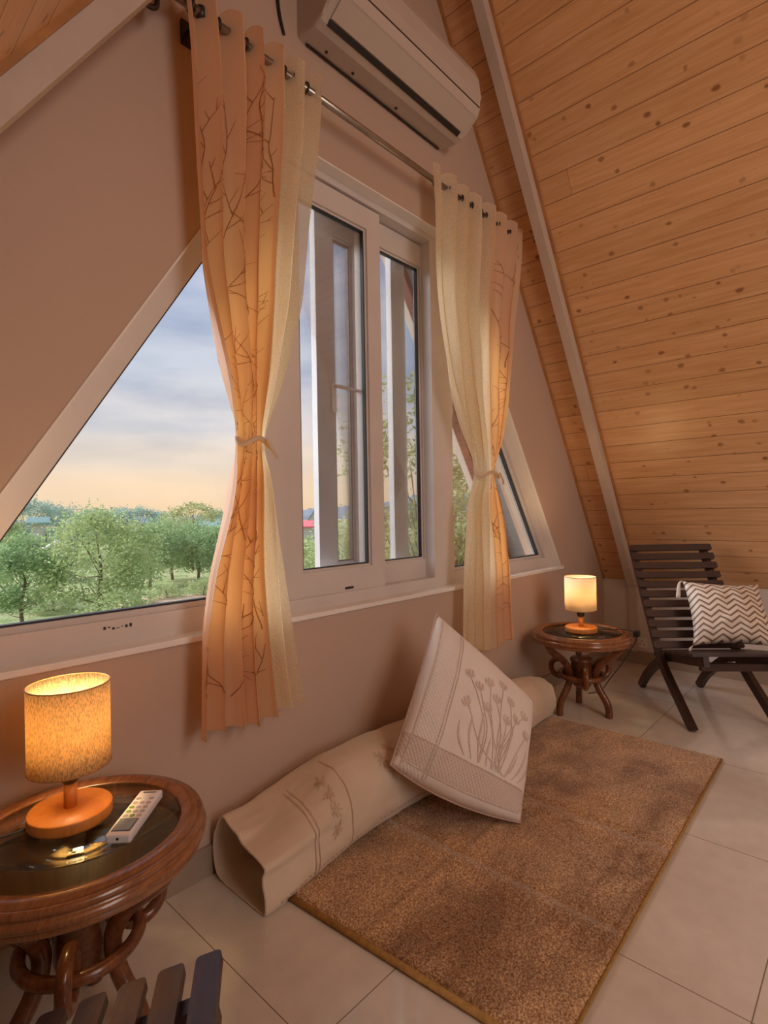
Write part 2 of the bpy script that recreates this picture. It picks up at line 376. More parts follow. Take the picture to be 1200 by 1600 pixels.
# eaves outside
for side, nm in ((1, 'right'), (-1, 'left')):
    tag(roof_slab(side, WT, .84, 0, .08, 'grey_roof', 'trim_eaves_' + nm), kind='structure')
    tag(roof_slab(side, .78, .85, -.05, .05, 'rafter', 'trim_rafter_' + nm), kind='structure')
    tag(roof_slab(side, .85, .91, -.05, .15, 'upvc', 'trim_fascia_' + nm), kind='structure')
# rafters under the roof, inside
def along(side, y0, y1, h0, h1, mat, name, zend=0.0):
    x0 = XR if side > 0 else XL; n = Vector((-side * SL / LN, 0, -1 / LN)); d = Vector((-side / LN, 0, SL / LN))
    a = Vector((x0, 0, ZK)); top = (ZR - ZK) / d.z; m = MB()
    lo = -(ZK - zend) / d.z if zend is not None else 0
    P = []
    for h in (h0, h1):
        for t in (lo, top):
            p = a + d * t + n * h; P.append(p)
    q = [(P[0].x, y0, P[0].z), (P[0].x, y1, P[0].z), (P[1].x, y1, P[1].z), (P[1].x, y0, P[1].z), (P[2].x, y0, P[2].z), (P[2].x, y1, P[2].z), (P[3].x, y1, P[3].z), (P[3].x, y0, P[3].z)]
    m.hexa(q); return tag(m.build(name, mat), kind='structure')
along(1, -.262, -.205, 0, .075, 'beam', 'trim_beam_right', ZK)
along(-1, -.262, -.205, 0, .075, 'beam', 'trim_beam_left', ZK)
for sd, nm in ((1, 'right'), (-1, 'left')):
    along(sd, -.276, -.262, 0, .014, 'moulding', 'trim_moulding_beam_' + nm, ZK)
    along(sd, -.014, .0, 0, .016, 'moulding', 'trim_moulding_gable_' + nm, ZK)
# the right beam carries on down the knee wall as a shallow post
m = MB(); m.box(XR - .03, XR, -.262, -.205, .10, ZK); tag(m.build('trim_post_right', 'beam'), kind='structure')
# skirting tiles
m = MB(); m.box(XL, XR, -.012, 0, 0, .10); tag(m.build('baseboard_gable', 'base_tile'), kind='structure')
m = MB(); m.box(XR - .012, XR, YB, -.012, 0, .10); tag(m.build('baseboard_right', 'base_tile'), kind='structure')
m = MB(); m.box(XL, XL + .012, YB, -.012, 0, .10); tag(m.build('baseboard_left', 'base_tile'), kind='structure')
m = MB()
HOLE = [(HXL0, HB), (HXR0, HB), (HXR1, HT), (HXL1, HT)]
for i in (1, 2, 3):
    a_, b_ = Vector(HOLE[i]), Vector(HOLE[(i + 1) % 4]); dd = (b_ - a_).normalized(); nn = Vector((-dd.y, dd.x)) * .006
    m.hexa([(a_.x, -.002, a_.y), (b_.x, -.002, b_.y), (b_.x, .062, b_.y), (a_.x, .062, a_.y), (a_.x + nn.x, -.002, a_.y + nn.y), (b_.x + nn.x, -.002, b_.y + nn.y), (b_.x + nn.x, .062, b_.y + nn.y), (a_.x + nn.x, .062, a_.y + nn.y)])
tag(m.build('trim_reveal', 'white_paint'), kind='structure')
# unseen window frame on the back gable, added to go with the cool fill
m = MB()
for x0_, x1_, z0_, z1_ in ((.2, 1.5, .86, .92), (.2, 1.5, 1.98, 2.04), (.2, .26, .92, 1.98), (1.44, 1.5, .92, 1.98), (.82, .88, .92, 1.98)): m.box(x0_, x1_, YB, YB + .05, z0_, z1_)
tag(m.build('window_added', 'white_paint'), kind='structure')
# sill
m = MB(); m.box(HXL0 - .02, HXR0 + .02, -.012, .10, HB - .016, HB + .004, bev=.003); tag(m.build('trim_sill', 'white_paint'), kind='structure')

# ------------------------------------------------------------------ windows
def poly_frame(mb, outer, inner, y0, y1, mi=0):
    n = len(outer)
    for i in range(n):
        j = (i + 1) % n; a, b, c, d = outer[i], outer[j], inner[j], inner[i]
        mb.hexa([(a[0], y0, a[1]), (b[0], y0, b[1]), (b[0], y1, b[1]), (a[0], y1, a[1]), (d[0], y0, d[1]), (c[0], y0, c[1]), (c[0], y1, c[1]), (d[0], y1, d[1])], mi)
def inset(poly, dists):   # poly counter-clockwise in x,z; dists per edge i->i+1
    n = len(poly); L = []
    for i in range(n):
        a = Vector(poly[i]); b = Vector(poly[(i + 1) % n]); d = (b - a).normalized(); nn = Vector((-d.y, d.x)); L.append((a + nn * dists[i], d))
    out = []
    for i in range(n):
        p, d = L[i - 1]; q, e = L[i]; den = d.x * e.y - d.y * e.x; t = ((q.x - p.x) * e.y - (q.y - p.y) * e.x) / den; out.append(tuple(p + d * t))
    return out
def fixed_window(name, poly, dists, y0=.06, y1=.14):
    inn = inset(poly, dists); f = MB(); poly_frame(f, poly, inn, y0, y1)
    # raised glazing bead, set back from the frame face
    bead = inset(inn, [.018] * len(inn)); poly_frame(f, inn, bead, y0 + .022, y1)
    o = tag(f.build(name, 'upvc'), kind='structure')
    g = MB(); gk = inset(bead, [.006] * len(bead)); poly_frame(g, bead, gk, y0 + .032, y0 + .056); g.build('gasket', 'gasket', o)
    p = MB(); p.prism([(x, y0 + .045, z) for x, z in bead], (0, .006, 0)); p.build('window_pane', 'glass', o)
    return o
sl_l = (HXL1 - HXL0) / (HT - HB); sl_r = (HXR0 - HXR1) / (HT - HB)
xl = 1.27; zl = HB + (xl - HXL0) / sl_l
fixed_window('window_1', [(HXL0, HB), (xl, HB), (xl, zl)], [.085, .06, .062])
xr = 2.408; zr = HB + (HXR0 - xr) / sl_r
fixed_window('window_3', [(xr, HB), (HXR0, HB), (HXR1, HT), (xr, HT)], [.072, .062, .05, .07])
# central sliding window: box frame, two sashes, outer casements
f = MB(); bx0, bx1 = 1.27, 2.408
poly_frame(f, [(bx0, HB), (bx1, HB), (bx1, HT), (bx0, HT)], [(1.335, HB + .055), (2.30, HB + .055), (2.30, HT - .035), (1.335, HT - .035)], .06, .175)
win = tag(f.build('window_2', 'upvc'), kind='structure')
def sash(name, x0, x1, z0, z1, st, rail, top, y0, y1, mat='upvc', stR=None):
    stR = stR or st; s = MB(); out = [(x0, z0), (x1, z0), (x1, z1), (x0, z1)]; inn = [(x0 + st, z0 + rail), (x1 - stR, z0 + rail), (x1 - stR, z1 - top), (x0 + st, z1 - top)]
    poly_frame(s, out, inn, y0, y1); bead = inset(inn, [.010] * 4); poly_frame(s, inn, bead, y0 + .012, y1 - .008)
    o = s.build(name, mat, win)
    g = MB(); poly_frame(g, bead, inset(bead, [.005] * 4), y0 + .014, y0 + .032); g.build('gasket', 'gasket', o)
    p = MB(); p.box(bead[0][0], bead[1][0], y0 + .022, y0 + .027, bead[0][1], bead[2][1]); p.build('window_pane', 'glass', o)
    return o
sash('sliding_sash', 1.338, 1.925, HB + .05, 2.638, .088, .108, .10, .072, .11)
s2 = sash('sliding_sash', 1.84, 2.365, HB + .052, 2.638, .07, .10, .115, .122, .16)
s3 = sash('casement_sash', 1.627, 1.945, HB + .055, 2.64, .112, .11, .12, .20, .235, 'upvc_out', stR=.082)
m = MB(); m.box(2.145, 2.255, .20, .235, HB + .03, 2.65); m.build('post', 'upvc_out', win)
m = MB(); m.box(1.712, 1.738, .188, .200, 1.68, 1.82, bev=.004); m.tube([(1.725, .19, 1.80), (1.725, .165, 1.80), (1.86, .158, 1.795)], [.008, .009, .007], 8); m.build('handle', 'upvc', win)
m = MB(); m.box(1.66, 1.71, .068, .072, .872, .882); m.box(1.52, 1.535, .068, .072, .848, .858); m.build('drain_slot', 'gasket', win)
# stray pencil-like mark on the left frame
m = MB()
for i in range(7): m.box(.640 + i * .013, .647 + i * .013, .0585, .0601, .866 + .004 * math.sin(i * 2), .871 + .004 * math.cos(i))
tag(m.build('trim_frame_mark', 'gasket'), kind='structure')

# ------------------------------------------------------------------ air conditioner
ac = empty('air_conditioner', (1.863, 0, 3.10))
tag(ac, 'long white wall-mounted split air conditioner above the middle window', 'air conditioner')
prof = [(0, .005), (-.10, -.008), (-.135, 0.0), (-.150, .012), (-.232, .062), (-.247, .10), (-.250, .16), (-.246, .24), (-.225, .292), (-.19, .312), (0, .318)]
m = MB()
bm = bmesh.new(); n = len(prof); HW = .478
va = [bm.verts.new((-HW, y, z)) for y, z in prof]; vb = [bm.verts.new((HW, y, z)) for y, z in prof]
bm.faces.new(va); bm.faces.new(vb[::-1])
for i in range(n): bm.faces.new((va[i], vb[i], vb[(i + 1) % n], va[(i + 1) % n]))
ends = [e for e in bm.edges if abs(e.verts[0].co.x - e.verts[1].co.x) < 1e-6 and min(e.verts[0].co.y, e.verts[1].co.y) < -.01]
bmesh.ops.bevel(bm, geom=ends, offset=.022, segments=4, affect='EDGES', profile=.6, clamp_overlap=True)
m.bm(bm); MAT['ac'] = simple('off_white_ac_plastic', (.52, .45, .40), .35, .03, 3); m.build('body', 'ac', ac)
m = MB(); m.obox((-.44, -.134, -.0045), (.87, 0, 0), (0, -.020, .013), (0, .004, .006)); m.build('air_slot', 'black', ac)
m = MB()
o_ = Vector((-.44, -.157, .0135)); m.obox(o_, (.87, 0, 0), (0, -.071, .0434), (0, -.003, -.005)); m.build('louvre_flap', 'ac', ac)
m = MB(); m.obox((-.455, -.2455, .098), (.915, 0, 0), (0, -.0035, .002), (0, 0, .004)); m.box(-.44, .44, -.012, -.006, -.0045, .002); m.build('panel_seam', 'iron', ac)
m = MB()
for x in (-.36, -.21, .07):
    m = MB(); m.tube([(x, -.04, .0), (x, -.04, -.006)], .006, 8); m.build('screw', 'black', ac)

m = MB(); m.tube(smooth_pts([(1.27, -.006, 3.45), (1.275, -.012, 3.3), (1.29, -.008, 3.15), (1.315, -.006, 3.07)]), .006, 8)
tag(m.build('power_cable', 'black'), 'short black cable hanging down the wall left of the air conditioner', 'cable')

# ------------------------------------------------------------------ curtain rod and curtains
RY, RZ_ = -.10, 2.825
rod = empty('curtain_rod', (1.85, RY, RZ_)); tag(rod, 'dark metal curtain rod with curled ends mounted above the window', 'curtain rod')
m = MB(); m.tube([(-1.05, 0, 0), (1.0, 0, 0)], .0135, 16); m.build('rod', 'steel', rod)
for sx, ex in ((-1, -1.05), (1, 1.0)):
    m = MB(); sp = []
    for i in range(26):
        a = i / 25 * 2.3 * PI; r = .055 * (1 - i / 30); sp.append((ex + sx * (.055 + r * math.sin(a) * .8), -.0 , .055 * 0 + r * math.cos(a) - .055))
    m.tube([(ex, 0, 0)] + sp, .008, 8)
    m.lathe([(0.001, -.022), (.018, -.012), (.022, 0), (.018, .012), (.001, .022)], 14, (ex, 0, 0)); m.build('finial', 'iron', rod)
for bx in (-.94, .90):
    m = MB(); m.tube([(bx, .0, -.012), (bx, .10, -.012)], .008, 8); m.tube([(bx, .0, -.018), (bx, .0, .016)], .016, 10); m.box(bx - .02, bx + .02, .090, .10, -.05, .03); m.build('bracket', 'iron', rod)

def lerp_keys(keys, z):
    keys = sorted(keys)
    if z <= keys[0][0]: return keys[0][1]
    for (a, va), (b, vb) in zip(keys, keys[1:]):
        if z <= b:
            t = (z - a) / (b - a); return va + (vb - va) * t
    return keys[-1][1]
def smooth_lut(keys, z0, z1, n=120, it=6):
    a = [lerp_keys(keys, z0 + (z1 - z0) * i / n) for i in range(n + 1)]
    for _ in range(it): a = [a[0]] + [(a[i - 1] + a[i] * 2 + a[i + 1]) / 4 for i in range(1, n)] + [a[-1]]
    return lambda z: a[max(0, min(n, round((z - z0) / (z1 - z0) * n)))] if False else _lin(a, (z - z0) / (z1 - z0) * n)
def _lin(a, x):
    x = max(0, min(len(a) - 1.0001, x)); i = int(x); return a[i] + (a[i + 1] - a[i]) * (x - i)
def make_curtain(label, keysL, keysR, ztie, zb, nf, split, lace_right, seed, phase):
    rnd = random.Random(seed); zt = 2.885
    L = smooth_lut(keysL, zb, zt); R = smooth_lut(keysR, zb, zt)
    # fold phase: uneven fold widths
    ks = [0]
    for i in range(nf * 2): ks.append(ks[-1] + rnd.uniform(.6, 1.4))
    ks = [k / ks[-1] for k in ks]
    def fphase(u):
        for i in range(len(ks) - 1):
            if u <= ks[i + 1] + 1e-9: return (i + (u - ks[i]) / (ks[i + 1] - ks[i])) * PI
        return len(ks) * PI
    amp_r = [rnd.uniform(.65, 1.25) for _ in range(nf * 2 + 3)]
    def P(u, z):
        d = abs(z - ztie); sq = 1 - math.exp(-(d / .16) ** 2) if z > ztie else 1 - math.exp(-(d / .10) ** 2)
        top = max(0, min(1, (z - 2.3) / .4))
        A = (.010 + .030 * sq) * (1 - top) + .036 * top
        ph = fphase(u) + phase; a2 = amp_r[int(max(0, ph) / PI) % len(amp_r)] * (1 - top) + top
        sn = math.sin(ph); y = -A * a2 * (sn if abs(sn) < 1 else sn)
        uu = u + .012 * math.sin(2 * ph) * (1 - .3 * top)
        x = L(z) + (R(z) - L(z)) * uu
        bun = (1 - sq) * .035
        y += RY * (.92) - .024 * top - bun * math.sin(PI * u) + .010 * noise.noise(Vector((u * 5, z * 2.2, seed)))
        # pull lines converging on the tie
        y += .012 * math.exp(-((d - .25) / .22) ** 2) * math.sin(u * 17 + z * 3)
        zz = z + (.007 * math.sin(ph * 1.0 + .7) + .012 * math.sin(u * 9)) * (1 if z < zb + .12 else 0) * max(0, 1 - (z - zb) / .12)
        zz += top * .012 * math.cos(2 * ph) * max(0, (z - zt + .1) / .1)
        return Vector((x, min(y, -.020), zz))
    root = empty('curtain', ((L(ztie) + R(ztie)) / 2, RY, zb)); tag(root, label, 'curtain'); off = root.location
    for nm, u0, u1, mat in (('drape', *( (0, split) if lace_right else (1 - split, 1)), 'drape'), ('lace_panel', *((split - .015, 1) if lace_right else (0, 1 - split + .015)), 'lace')):
        m = MB(); lay = 0 if nm == 'drape' else .004
        m.grid(lambda a, b: P(u0 + (u1 - u0) * a, zb + (zt - zb) * b) - off + Vector((0, lay, 0)), int(190 * (u1 - u0)) + 8, 150, 0)
        mats = [mat]
        if nm == 'drape':
            mats.append('print'); wcl = .95
            def surf(s_, z):
                u = max(u0 + .004, min(u1 - .004, u0 + s_ / wcl)); p = P(u, z); du = P(min(u + .003, 1), z) - p; dz = P(u, z + .004) - p
                nn = du.cross(dz).normalized()
                if nn.y > 0: nn = -nn
                return p + nn * .0022 - off
            def stroke(s0, z0, ang, ln, w, depth):
                if depth < 0 or ln < .025: return
                pts = []; s_, z = s0, z0; a = ang; st = .010; nst = int(ln / st) + 1; bend = rnd.uniform(-.03, .03)
                for i in range(nst + 1):
                    pts.append((s_, z)); a += rnd.uniform(-.09, .09) + bend
                    s_ += math.cos(a) * st; z += math.sin(a) * st
                    if depth > 0 and i > 2 and i % (5 if depth == 2 else 3) == 0 and rnd.random() < .75:
                        stroke(s_, z, a + rnd.choice((-1, 1)) * rnd.uniform(.5, .85), ln * rnd.uniform(.22, .5) * (1 - .5 * i / nst), w * .75, depth - 1)
                smax = (u1 - u0) * wcl
                pts = [q for q in pts if .01 < q[0] < smax - .01 and zb + .01 < q[1] < zt - .06]
                if len(pts) < 3: return
                vs = []; fs = []
                for i, (s2_, z2) in enumerate(pts):
                    q = pts[min(i + 1, len(pts) - 1)]; r = pts[max(i - 1, 0)]; dx, dz = q[0] - r[0], q[1] - r[1]; l_ = math.hypot(dx, dz) or 1
                    ww = w * (1 - .6 * i / len(pts)); vs += [surf(s2_ - dz / l_ * ww, z2 + dx / l_ * ww), surf(s2_ + dz / l_ * ww, z2 - dx / l_ * ww)]
                fs = [(2 * i, 2 * i + 1, 2 * i + 3, 2 * i + 2) for i in range(len(pts) - 1)]
                m.add(vs, fs, 1)
            smax = (u1 - u0) * wcl; zc = zb + .04
            while zc < zt - .35:
                x_ = rnd.uniform(.02, .12)
                while x_ < smax:
                    stroke(x_, zc + rnd.uniform(-.08, .08), rnd.uniform(1.0, 2.1), rnd.uniform(.28, .42), .0017, 2); x_ += rnd.uniform(.10, .15)
                zc += .26
        m.build(nm, mats, root, recalc=False)
    # tie
    m = MB(); cx_ = (L(ztie) + R(ztie)) / 2; hw = (R(ztie) - L(ztie)) / 2 - .002; pts = []
    for i in range(40):
        a = 2 * PI * i / 40; pts.append((cx_ + hw * math.cos(a) - off.x, RY * .92 - .022 + .036 * math.sin(a) * 1.0 - off.y, ztie + .012 * math.sin(a * 3) - off.z))
    m.tube(pts, .009, 8, closed=True); kx = cx_ + (.02 if lace_right else .045)
    m.tube(smooth_pts([(kx - off.x, -.165 - off.y, ztie + .008 - off.z), (kx + .02 - off.x, -.172 - off.y, ztie - .03 - off.z), (kx + .045 - off.x, -.16 - off.y, ztie - .05 - off.z)]), .006, 6)
    m.build('tieback', 'tie', root)
    # grommet rings where the cloth crosses the rod
    for i in range(1, nf * 2):
        u = (ks[i] + 0 * ks[i + 1]); x = L(RZ_) + (R(RZ_) - L(RZ_)) * u
        g = MB(); pts = [(x - off.x, 0 + .019 * math.cos(a), RZ_ - off.z + .019 * math.sin(a)) for a in [2 * PI * k / 20 for k in range(20)]]
        g.tube(pts, .004, 6, closed=True); g.build('grommet', 'iron', root)
    return root
c1L = [(2.9, .83), (2.646, .85), (2.334, .87), (2.032, .885), (1.743, .948), (1.52, 1.0), (1.46, 1.012), (1.22, .962), (1.016, .901), (.817, .868), (.519, .854)]
c1R = [(2.9, 1.39), (2.568, 1.373), (2.308, 1.336), (1.979, 1.289), (1.679, 1.203), (1.46, 1.122), (1.36, 1.150), (1.103, 1.186), (.87, 1.215), (.629, 1.253), (.481, 1.285)]
c2L = [(2.9, 2.105), (2.451, 2.127), (2.153, 2.18), (1.85, 2.257), (1.54, 2.413), (1.41, 2.462), (1.239, 2.374), (.942, 2.347), (.584, 2.324), (.45, 2.32)]
c2R = [(2.95, 2.986), (2.533, 2.94), (2.061, 2.863), (1.791, 2.803), (1.601, 2.739), (1.41, 2.636), (1.202, 2.725), (.906, 2.8), (.459, 2.828)]
make_curtain('near curtain: orange branch-print drape with lace edge, knotted mid-height, right of the slanted pane', c1L, c1R, 1.455, .50, 6, .66, True, 3, .6)
make_curtain('farther cream lace curtain with orange print edge, tied, hanging at the right window', c2L, c2R, 1.405, .46, 7, .42, False, 8, .2)

# ------------------------------------------------------------------ tables
def make_table():
    root = empty('side_table', (0, 0, 0))
    m = MB(); m.lathe([(.219, .462), (.219, .474), (.224, .480), (.231, .485), (.250, .487), (.262, .483), (.2645, .477), (.267, .480), (.273, .478), (.277, .470), (.2755, .464), (.270, .461), (.278, .458), (.283, .450), (.281, .442), (.274, .439), (.272, .437), (.276, .432), (.273, .424), (.262, .420), (.222, .428)], 72, closed=True)
    m.build('table_rim', 'table_rim', root)
    m = MB(); m.lathe([(.0005, .473), (.222, .473), (.222, .479), (.0005, .479)], 72, closed=True); m.build('glass_top', 'table_glass', root)
    for k in range(3):
        a = PI / 6 + k * 2 * PI / 3; ca, sa = math.cos(a), math.sin(a)
        pr = smooth_pts([(.235, 0, .428), (.20, 0, .375), (.125, 0, .315), (.088, 0, .255), (.085, 0, .205), (.105, 0, .15), (.145, 0, .085), (.158, 0, .035), (.156, 0, .002)], 5)
        m = MB(); m.tube([(p.x * ca, p.x * sa, p.z) for p in pr], [.021] * 5 + [.0195] * (len(pr) - 5), 12, squash=1.1)
        l_ = m.build('leg', 'cane', root)
        # carved ring that hangs at the crossing
        b = a + PI / 3; cb, sb = math.cos(b), math.sin(b)
        m = MB(); rr = []
        for i in range(28):
            t = 2 * PI * i / 28; r = .052; rr.append(((.142 + r * math.cos(t)) * cb, (.142 + r * math.cos(t)) * sb, .240 + r * math.sin(t)))
        m.tube(rr, .0165, 10, closed=True); m.build('ring', 'cane', root)
    m = MB(); m.tube([(.125 * math.cos(2 * PI * i / 48), .125 * math.sin(2 * PI * i / 48), .222) for i in range(48)], .0155, 10, closed=True); m.build('hoop', 'cane', root)
    m = MB(); m.lathe([(.001, .15), (.04, .152), (.052, .165), (.058, .19), (.060, .30), (.066, .305), (.066, .318), (.055, .328), (.001, .331)], 32); m.build('hub', 'cane', root)
    return root
table = make_table(); table.location = (.450, -.298, 0); table.rotation_euler.z = math.radians(32)
tag(table, 'round glass-topped cane table in the near left corner, carrying the remote', 'table', 'round cane side tables')
t2 = copy_tree(table); t2.location = (3.19, -.345, 0); t2.rotation_euler.z = 0
tag(t2, 'round glass-topped cane table in the far corner beside the dark chair', 'table', 'round cane side tables')

# ------------------------------------------------------------------ lamps
def make_lamp(loc, rz, shade, label, power):
    root = empty('table_lamp', loc, rz); tag(root, label, 'lamp', 'table lamps')
    m = MB(); m.lathe([(.0005, 0), (.086, 0), (.091, .003), (.092, .008), (.092, .026), (.090, .030), (.0005, .030)], 56); m.build('base', 'lamp_wood', root)
    m = MB(); m.lathe([(.0005, .028), (.0145, .028), (.0145, .088), (.0005, .088)], 24); m.build('stem', 'lamp_wood', root)
    m = MB(); m.lathe([(.0005, .086), (.012, .086), (.020, .094), (.023, .108), (.023, .128), (.017, .14), (.0005, .14)], 24); m.build('socket', 'black', root)
    m = MB(); m.lathe([(.0005, .14), (.013, .14), (.016, .155), (.026, .18), (.029, .20), (.024, .218), (.012, .228), (.0005, .23)], 20); m.build('bulb', 'bulb', root)
    m = MB(); m.lathe([(.090, .130), (.090, .328), (.0885, .328), (.0885, .130)], 72, closed=True); sh = m.build('lamp_shade', shade, root)
    for z in (.1305, .3275):
        m = MB(); m.tube([(.0897 * math.cos(2 * PI * i / 72), .0897 * math.sin(2 * PI * i / 72), z) for i in range(72)], .0016, 6, closed=True); m.build('rim_wire', 'moulding', sh)
    m = MB()
    for k in range(3):
        a = k * 2 * PI / 3; m.tube([(.02 * math.cos(a), .02 * math.sin(a), .136), (.089 * math.cos(a), .089 * math.sin(a), .150)], .0015, 6)
    m.build('shade_ring', 'steel', root)
    d = bpy.data.lights.new('bulb_glow', 'POINT'); d.energy = power; d.color = (1, .62, .29); d.shadow_soft_size = .03
    o = bpy.data.objects.new('bulb_glow', d); C.objects.link(o); o.parent = root; o.location = (0, 0, .245)
    return root
ZT = .4795
l1 = make_lamp((.452, -.232, ZT), 0, 'shade_speck', 'lit lamp with speckled orange linen shade, beside the remote on the near table', 7.5)
l2 = make_lamp((3.19, -.345, ZT), 0, 'shade_plain', 'lit lamp with pale cream shade on the far corner table', 5.0)
m = MB(); m.tube(smooth_pts([(.365, -.215, .486), (.30, -.20, .484), (.24, -.16, .4925), (.18, -.12, .4925), (.13, -.10, .44), (.12, -.08, .25), (.10, -.03, .01)]), .0028, 6)
tag(m.build('lamp_cord', 'black'), 'thin black cord running from the speckled lamp off the near table', 'cord')
m = MB(); m.tube(smooth_pts([(3.26, -.40, .486), (3.31, -.50, .492), (3.345, -.575, .489), (3.375, -.60, .44), (3.385, -.56, .36), (3.36, -.52, .28), (3.32, -.47, .20), (3.28, -.42, .12), (3.24, -.36, .10)]), .0028, 6)
m.box(3.335, 3.375, -.625, -.592, .455, .49, bev=.006)
tag(m.build('lamp_cord', 'black'), 'thin dark cord with inline switch hanging off the far table', 'cord')

# ------------------------------------------------------------------ remote control
MAT['remote'] = simple('white_remote_plastic', (.88, .86, .88), .35, .02, 20)
MAT['btn'] = simple('grey_remote_button', (.50, .47, .50), .5); MAT['btn_green'] = simple('green_remote_button', (.22, .42, .10), .5)
MAT['lcd'] = simple('grey_blue_screen', (.30, .38, .46), .2, .1, 40); MAT['lcd_edge'] = simple('dark_blue_screen_border', (.08, .10, .14), .4)
pA, pB, pC, pD = [Vector(p) for p in ((.456, -.414, 0), (.505, -.453, 0), (.650, -.308, 0), (.609, -.261, 0))]
cen = (pA + pB + pC + pD) / 4; ax = ((pD - pA) + (pC - pB)).normalized(); rz = math.atan2(ax.y, ax.x) - PI / 2
rem = empty('remote_control', (cen.x, cen.y, ZT + .0005), rz); tag(rem, 'white remote control with grey screen and green buttons, lying on the near table', 'remote control')
m = MB(); m.box(-.0285, .0285, -.100, .100, 0, .021, bev=.005); m.build('body', 'remote', rem)
m = MB(); m.box(-.021, .021, -.086, -.034, .0205, .0222, bev=.0006); s_ = m.build('screen', 'lcd_edge', rem)
m = MB(); m.box(-.0185, .0185, -.083, -.037, .0218, .0228); m.build('display', 'lcd', s_)
m = MB(); m.box(-.016, .016, .084, .089, .0205, .0214); m.build('nameplate', 'lcd_edge', rem)
m = MB(); m.tube([(0, -.0995, .012), (0, -.1012, .012)], .003, 10); m.build('sensor', 'black', rem)
rows = [(-.022, 'xgx'), (-.003, 'gxx'), (.016, 'gxx'), (.036, 'xxx'), (.056, 'x.x')]
for y, pat in rows:
    for k, ch in enumerate(pat):
        if ch == '.': continue
        m = MB(); m.lathe([(.0005, .0225), (.0052, .0225), (.0062, .0215), (.0062, .0205)], 16, (-.016 + k * .016, y, 0)); m.build('button', 'btn_green' if ch == 'g' else 'btn', rem)

# ------------------------------------------------------------------ slatted chairs
def make_chair(Wd=.53):
    root = empty('slatted_chair')
    A = smooth_pts([(-.795, .945), (-.61, .635), (-.455, .39), (-.39, .295), (-.30, .215), (-.16, .115), (0, .0)], 5)
    B = smooth_pts([(.06, .395), (-.10, .362), (-.30, .325), (-.43, .285), (-.57, .20), (-.70, .10), (-.79, 0.0)], 5)
    def rail(P, x, w, h):
        m = MB(); n = len(P)
        vs = []
        for i, p in enumerate(P):
            t = (P[min(i + 1, n - 1)] - P[max(i - 1, 0)]).normalized(); nn = Vector((-t.y, t.x))
            a = p + nn * h / 2; b = p - nn * h / 2
            a.y = max(a.y, 0); b.y = max(b.y, 0)
            vs += [(x - w / 2, a.x, a.y), (x + w / 2, a.x, a.y), (x + w / 2, b.x, b.y), (x - w / 2, b.x, b.y)]
        fs = [(4 * i + k, 4 * i + (k + 1) % 4, 4 * i + 4 + (k + 1) % 4, 4 * i + 4 + k) for i in range(n - 1) for k in range(4)] + [(0, 1, 2, 3), (4 * n - 1, 4 * n - 2, 4 * n - 3, 4 * n - 4)]
        m.add(vs, fs); return m
    A2 = [Vector((p[0], p[1])) for p in A]; B2 = [Vector((p[0], p[1])) for p in B]
    for s in (-1, 1):
        rail(A2, s * (Wd / 2 - .035), .030, .055).build('back_leg_rail', 'chair', root)
        rail(B2, s * (Wd / 2 - .075), .030, .052).build('seat_leg_rail', 'chair', root)
    def slat(c, t, nn, name, ln=Wd, w=.044, th=.016):
        m = MB(); bm = bmesh.new(); bmesh.ops.create_cube(bm, size=1)
        for v in bm.verts: v.co = Vector((v.co.x * ln, v.co.y * w, v.co.z * th))
        bmesh.ops.bevel(bm, geom=[e for e in bm.edges if abs(e.verts[0].co.z - e.verts[1].co.z) > th * .5], offset=.009, segments=4, affect='EDGES', profile=.5)
        mt = Matrix(((1, 0, 0, c[0]), (0, t.x, nn.x, c[1]), (0, t.y, nn.y, c[2]), (0, 0, 0, 1)))
        m.bm(bm, 0, mt); m.build(name, 'chair', root)
    t = Vector((.795 - .455, .39 - .945)).normalized(); nn = Vector((t.y, -t.x)); nn = nn if nn.x > 0 else -nn
    p0 = Vector((-.795, .945)) + t * .026; L_ = .665
    for i in range(11):
        p = p0 + t * (L_ / 10 * i) + nn * (.0275 + .009); slat((0, p.x, p.y), t, nn, 'back_slat')
    t = Vector((.36, .07)).normalized(); nn = Vector((-t.y, t.x)); q0 = Vector((.06, .395)) - t * .012
    for i in range(7):
        p = q0 - t * (.0635 * i) + nn * (.026 + .009); slat((0, p.x, p.y), t, nn, 'seat_slat')
    m = MB(); m.tube([(-Wd / 2 + .02, -.44, .31), (Wd / 2 - .02, -.44, .31)], .012, 8); m.build('stretcher', 'chair', root)
    m = MB(); m.box(-Wd / 2 + .09, Wd / 2 - .09, -.05, -.02, .322, .362); m.build('stretcher', 'chair', root)
    return root
ff = Vector((-.773, -.634)).normalized(); rx = Vector((ff.y, -ff.x))       # local y -> ff, local x -> rx
chair = make_chair(); WD = .53
foot = Vector((3.269, -.923)); rc = foot - rx * (WD / 2 - .035)
chair.location = (rc.x, rc.y, 0); chair.rotation_euler.z = math.atan2(-ff.x, ff.y)
tag(chair, 'dark slatted reclining chair with chevron cushion by the pine wall', 'chair', 'dark slatted chairs')
ch2 = copy_tree(chair); f2 = Vector((.82, -.57)).normalized(); r2_ = Vector((f2.y, -f2.x))
e = Vector((.505, -.815)); rc2 = e + r2_ * (WD / 2) - f2 * .055
ch2.location = (rc2.x, rc2.y, 0); ch2.rotation_euler.z = math.atan2(-f2.x, f2.y)
tag(ch2, 'dark slatted chair at the bottom left edge, its seat slats catching daylight', 'chair', 'dark slatted chairs')

